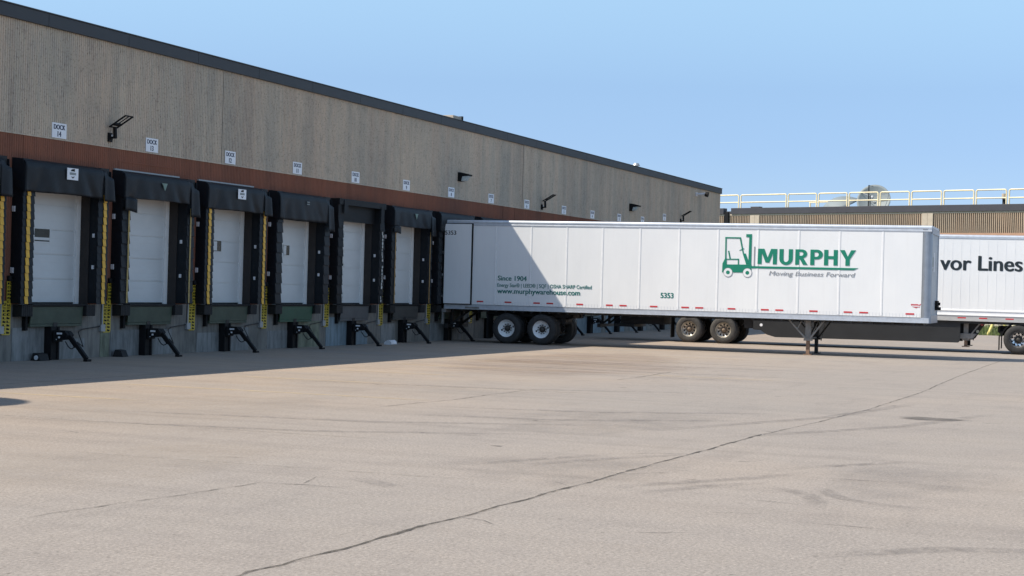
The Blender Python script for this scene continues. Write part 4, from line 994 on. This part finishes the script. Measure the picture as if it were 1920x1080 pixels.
b = MB(); b.box(2.48, 2.74, -0.02, 0.03, 0.92, 1.00); b.build('side_marker', 'amber', t2)
b = MB(); b.prism([(6.12, 1.10), (6.12, 0.57), (6.40, 0.55), (6.62, 0.40), (6.95, 0.31), (13.50, 0.35), (13.56, 0.42), (13.56, 1.10)], 0.08, 0.115); b.box(6.12, 13.5, 0.115, 0.16, 0.62, 0.68); sk = b.build('side_skirt', 'skirt', t2, 0.006)
b = MB(); b.prism([(6.12, 1.10), (6.12, 0.57), (6.95, 0.31), (13.50, 0.35), (13.56, 1.10)], WID - 0.115, WID - 0.08); b.build('side_skirt', 'skirt', t2, 0.006)
b = MB(); b.prism([(6.42 + 0.055 * math.cos(a), 0.745 + 0.055 * math.sin(a)) for a in [2 * PI * i / 20 for i in range(20)]], 0.072, 0.08); b.build('skirt_reflector', 'signwhite', sk)
landing_gear(t2, 13.74, 0.20, 'gear', 'chassis')
b = MB(); b.prism([(12.6, 1.10), (14.42, 1.10), (14.06, 0.52), (13.95, 0.46), (13.2, 0.55)], 0.56, 0.60); gp = b.build('gear_panel', 'chassis', t2)
b = MB(); b.prism([(13.35, 0.68), (14.12, 0.68), (13.98, 0.50), (13.5, 0.49)], 0.30, 0.55); b.build('gear_box', 'gear', t2)
for s, z, mt in ((14.28, 1.02, 'redlens'), (14.13, 0.76, 'palelens'), (13.70, 1.04, 'palelens'), (13.42, 1.06, 'palelens'), (13.45, 1.00, 'palelens')):
    r = 0.055 if mt == 'redlens' or z < 0.8 else 0.032
    b = MB(); b.prism([(s + r * math.cos(2 * PI * i / 16), z + r * math.sin(2 * PI * i / 16)) for i in range(16)], 0.55, 0.56); b.build('round_marker', mt, gp)
reflectors(t2, [(13.46, 13.75), (14.20, 14.48), (15.10, 15.38)] + [(0.6 + i * 1.22, 0.88 + i * 1.22) for i in range(10)], 1.22, 1.265, -0.012)
lettering('lettering', 'vor Lines', 12.80, 2.94, 2.84, 0.51, -0.006, 'blackletter', t2, 0.045)

# ---- the tractor under the far trailer
tk = thing('semi_tractor', 'white tractor unit with black quarter fender and polished wheels under the far trailer', 'truck', (29.74, -2.70, 0), RZ2)
wheel(tk, 15.55, 0.0, 0.53, 'rimchrome', 'hub', 'tyre', 1, 'dish'); wheel(tk, 15.55, WID, 0.53, 'rimchrome', 'hub', 'tyre', -1, 'dish')
wheel(tk, 16.85, 0.0, 0.53, 'rimchrome', 'hub', 'tyre', 1, 'dish'); wheel(tk, 16.85, WID, 0.53, 'rimchrome', 'hub', 'tyre', -1, 'dish')
wheel(tk, 21.2, 0.08, 0.53, 'rimchrome', 'hub', 'tyre', 1, 'dish', False); wheel(tk, 21.2, WID - 0.08, 0.53, 'rimchrome', 'hub', 'tyre', -1, 'dish', False)
b = MB()
for y in (0.85, WID - 0.95): b.box(14.85, 22.0, y, y + 0.1, 0.72, 0.98)
b.box(14.82, 14.9, 0.6, WID - 0.6, 0.75, 0.95); b.box(15.7, 16.7, 0.9, WID - 0.9, 0.98, 1.06)
for a in (15.55, 16.85, 21.2): b.cyl((a, 0.4, 0.53), (a, WID - 0.4, 0.53), 0.08, 12); b.lathe([(0, -.2), (.2, -.15), (.2, .15), (0, .2)], (a, WID / 2, 0.53), 16)
b.build('frame', 'chassis', tk)
for y in (0.02, WID - 0.62):
    b = MB()
    pr = []
    for i in range(9):
        a = PI * (0.93 - 0.45 * i / 8); pr.append((15.55 + 0.60 * math.cos(a), 0.53 + 0.60 * math.sin(a)))
    pr2 = [(15.55 + (p[0] - 15.55) * 0.94, 0.53 + (p[1] - 0.53) * 0.94) for p in pr][::-1]
    b.prism(pr + pr2, y, y + 0.6); b.box(14.93, 15.0, y + 0.1, y + 0.5, 0.62, 0.80); b.build('quarter_fender', 'black', tk)
    b = MB(); b.box(14.88, 14.90, y - 0.02, y + 0.60, 0.14, 0.66); b.build('mud_flap', 'rubber', tk)
b = MB()
b.prism([(18.2, 1.0), (18.2, 3.85), (19.0, 3.9), (19.9, 3.75), (20.5, 2.9), (20.7, 2.05), (22.0, 1.75), (22.35, 1.5), (22.4, 0.9), (21.9, 0.8), (21.75, 1.05), (21.3, 1.18), (20.75, 1.05), (20.6, 0.6), (18.2, 0.6)], 0.12, WID - 0.12)
cab = b.build('cab', 'cabpaint', tk, 0.06)
for y in (0.116, WID - 0.121):
    b = MB(); b.prism([(19.3, 2.0), (19.3, 2.75), (20.15, 2.75), (20.45, 2.0)], y, y + 0.005); b.build('side_window', 'glass', cab)
b = MB(); b.box(22.38, 22.46, 0.1, WID - 0.1, 0.4, 0.85); b.build('bumper', 'rimchrome', tk, 0.03)
for y in (-0.06, WID - 0.54):
    b = MB(); b.cyl((18.5, y + 0.3, 0.65), (20.0, y + 0.3, 0.65), 0.3, 20); b.build('fuel_tank', 'rimchrome', tk)

# ------------------------------------------------------------------ far building
W0 = Vector((103.0, 10.26, -0.05)); WD = Vector((-0.3773, -0.9261, 0)); RW = math.atan2(WD.y, WD.x)
wg = thing('low_building', 'low tan ribbed concrete building with dark roof edge behind the trailers', 'building', W0, RW)
WA, WB = -18.0, 48.0
b = MB()
per = 0.16; x = WA
vs = []
while x < WB:
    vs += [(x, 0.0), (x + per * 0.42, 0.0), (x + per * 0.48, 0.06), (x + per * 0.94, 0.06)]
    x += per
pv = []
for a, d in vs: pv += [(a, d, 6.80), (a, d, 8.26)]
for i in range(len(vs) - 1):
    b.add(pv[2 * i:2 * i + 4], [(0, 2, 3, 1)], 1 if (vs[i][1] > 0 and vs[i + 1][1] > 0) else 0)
b.box(WA, WB, 0.065, 0.4, 0, 8.3)
b.box(WA, WB, -0.02, 0.0649, 8.26, 8.38, 2)
b.box(WA, WB, 0.0, 0.0649, 0, 6.5)
for k in range(-1, 4):
    s = 1.87 + 15.6 * k; b.box(s, s + 0.90, -0.06, 0.3, 6.5, 8.26, 2); b.box(s + 0.44, s + 0.46, -0.062, -0.06, 6.5, 8.26, 1)
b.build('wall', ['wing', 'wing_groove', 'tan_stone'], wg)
b = MB(); b.box(WA, WB, -0.025, 0.0, 6.5, 6.795); b.build('band', 'pink_band', wg)
b = MB(); b.box(WA, -0.75, -0.1, 0.4, 8.38, 8.87); b.box(0.0, WB, -0.1, 0.4, 8.38, 8.87); b.box(-0.75, 0.0, 0.1, 0.5, 8.38, 8.62); b.box(1.9, 2.75, -0.05, 0.4, 8.87, 8.97); b.build('roof_edge', 'dark_fascia', wg, 0.01)
b = MB(); b.box(-0.62, -0.22, -0.16, -0.03, 0, 8.55); b.build('downpipe', 'black', wg)
b = MB(); b.box(WA, WB, 0.4, 30, 8.3, 8.5); b.build('roof', 'roof', wg)
b = MB(); b.box(WA, WB, 29.7, 30, 0, 8.3); b.box(WA, WA + 0.3, 0.4, 29.7, 0, 8.3); b.box(WB - 0.3, WB, 0.4, 29.7, 0, 8.3); b.build('side_wall', 'tan_stone', wg)
# roof railing: separately framed panels
rl = thing('roof_railing', 'cream yellow pipe railing along the roof edge of the low tan building', 'railing', W0, RW)
cuts = [-4.3, 0.28, 0.50, 4.93, 5.13, 7.78, 7.98, 10.56, 10.76, 13.32, 13.52, 16.02, 16.22, 18.70, 18.90, 21.33, 21.53, 23.9, 24.12, 26.5, 26.7, 29.1, 29.3, 31.7]
for i in range(0, len(cuts), 2):
    a, c = cuts[i], cuts[i + 1]; z0, z1, y, r = 8.6, 9.96, 0.55, 0.055; k = 0.12
    pts = [(a, y, z0), (a, y, z1 - k), (a + k * .3, y, z1 - k * .3), (a + k, y, z1), (c - k, y, z1), (c - k * .3, y, z1 - k * .3), (c, y, z1 - k), (c, y, z0)]
    b = MB(); b.tube(pts, r, 8); b.cyl((a, y, 9.36), (c, y, 9.36), r * 0.9, 8); b.build('railing_panel', 'railpaint', rl)
# pipe rack, dishes, mast on that roof
pr = thing('pipe_rack', 'low pale pipe frame standing on the roof behind the railing', 'pipe rack', W0 + WD * 1.5 + Vector((0.9261, -0.3773, 0)) * 9, RW)
b = MB(); b.cyl((0, 0, 1.25), (4.6, 0, 1.33), 0.05, 8); b.build('rail', 'railpaint', pr)
for s in (0.1, 2.2, 3.9): b = MB(); b.cyl((s, 0, 0), (s, 0, 1.28), 0.06, 8); b.build('post', 'railpaint', pr)
for o in (pr,): o.location.z = 8.5
def dish(loc, r, axis, depth, label, mast=0.6, feed=True):
    t = thing('satellite_dish', label, 'satellite dish', loc)
    ax = Vector(axis).normalized(); u = Vector((0, 0, 1)).cross(ax).normalized(); v = ax.cross(u)
    b = MB()
    def fn(p, q):
        rr = r * q; a = 2 * PI * p; return tuple(u * (rr * math.cos(a)) + v * (rr * math.sin(a)) + ax * (depth * q * q))
    b.grid(fn, 40, 8); b.build('reflector', 'dish', t, 0, 0.03)
    if feed:
      b = MB(); tip = ax * (depth + r * 0.55)
      for a in (0.5, 2.6, 4.7): b.cyl(u * (r * math.cos(a)) * .98 + v * (r * math.sin(a)) * .98 + ax * depth * .96, tip, 0.02, 6)
      b.cyl(tip, tip - ax * 0.25, 0.09, 10); b.build('feed_arm', 'galv', t)
    b = MB(); b.cyl((0, 0, -mast), (0, 0, 0), 0.09, 10); b.cyl((0, 0, -0.05), tuple(ax * 0.02), 0.14, 10); b.build('stand', 'galv', t)
dish((106.6, -0.68, 9.62), 1.36, (-0.85, 0.02, 0.30), 0.38, 'large pale round satellite dish standing behind the roof railing', 1.2)
dish((107.2, 2.6, 9.95), 1.75, (0.25, -0.35, -1.0), 0.75, 'pale satellite dish turned face down behind the roof railing', 1.4, False)
ms = thing('antenna_mast', 'thin dark antenna mast rising in front of the round satellite dish', 'antenna mast', (104.25, -0.60, 8.5))
b = MB(); b.cyl((0, 0, 0), (0, 0, 2.33), 0.05, 8); b.cyl((0, 0, 2.28), (0.0, -0.35, 2.24), 0.03, 6); b.build('pole', 'chassis', ms)
b = MB(); b.cyl((-0.05, -0.14, 0), (-0.05, -0.14, 1.5), 0.04, 8); b.build('strut', 'chassis', ms)
vp = thing('roof_vent', 'small pale vent stack near the right end of the roof railing', 'roof vent', W0 + WD * 23.4 + Vector((0.9261, -0.3773, 0)) * 1.2)
vp.location.z = 8.5
b = MB(); b.cyl((0, 0, 0), (0, 0, 0.75), 0.13, 10); b.build('pipe', 'chassis', vp); b = MB(); b.cyl((0, 0, 0.75), (0, 0, 1.15), 0.18, 10); b.build('cap', 'tan_stone', vp)

# ------------------------------------------------------------------ lawn strip, yellow pipe frame, rocks
b = MB(); rg = random.Random(5)
for _ in range(9000):
    x = 61.7 + 33 * rg.random() ** 1.6; y = rg.uniform(-26, -6); h = rg.uniform(0.10, 0.38) * (1.0 if x > 63 else 0.6); a = rg.random() * PI; wv = rg.uniform(0.012, 0.03)
    dx, dy = wv * math.cos(a), wv * math.sin(a); lx, ly = rg.uniform(-.1, .1), rg.uniform(-.1, .1)
    b.add([(x - dx, y - dy, -0.06), (x + dx, y + dy, -0.06), (x + lx, y + ly, h)], [(0, 1, 2)])
tag(b.build('grass', 'grass'), kind='stuff')
pf = thing('pipe_barrier', 'yellow steel pipe frame with leaning legs standing on the grass', 'barrier', (64.2, -13.98, 0))
for p, q_ in (((0, 0.02, -0.05), (0.12, -0.44, 1.15)), ((0.3, -1.05, -0.05), (0.15, -0.62, 1.15))):
    b = MB(); b.cyl(p, q_, 0.085, 12); b.build('leg', 'bollard', pf)
b = MB(); b.cyl((0.12, -0.40, 1.12), (0.15, -0.66, 1.12), 0.09, 12); b.build('crossbar', 'bollard', pf)
b = MB()
for _ in range(420):
    s = rg.uniform(12, 34); d = rg.uniform(-3.2, -0.4); r = rg.uniform(0.10, 0.34)
    c = W0 + WD * s + Vector((0.9261, -0.3773, 0)) * d
    vs = []; fs = []
    n1, n2 = 4, 6
    for i in range(n1 + 1):
        th = PI * i / n1
        for j in range(n2):
            ph = 2 * PI * j / n2; k = r * rg.uniform(0.7, 1.2); vs.append((c.x + k * math.sin(th) * math.cos(ph), c.y + k * math.sin(th) * math.sin(ph), 0.02 + r * .4 + 0.8 * k * math.cos(th)))
    for i in range(n1):
        for j in range(n2): fs.append((i * n2 + j, (i + 1) * n2 + j, (i + 1) * n2 + (j + 1) % n2, i * n2 + (j + 1) % n2))
    b.add(vs, fs)
tag(b.build('rocks', 'rock'), kind='stuff')
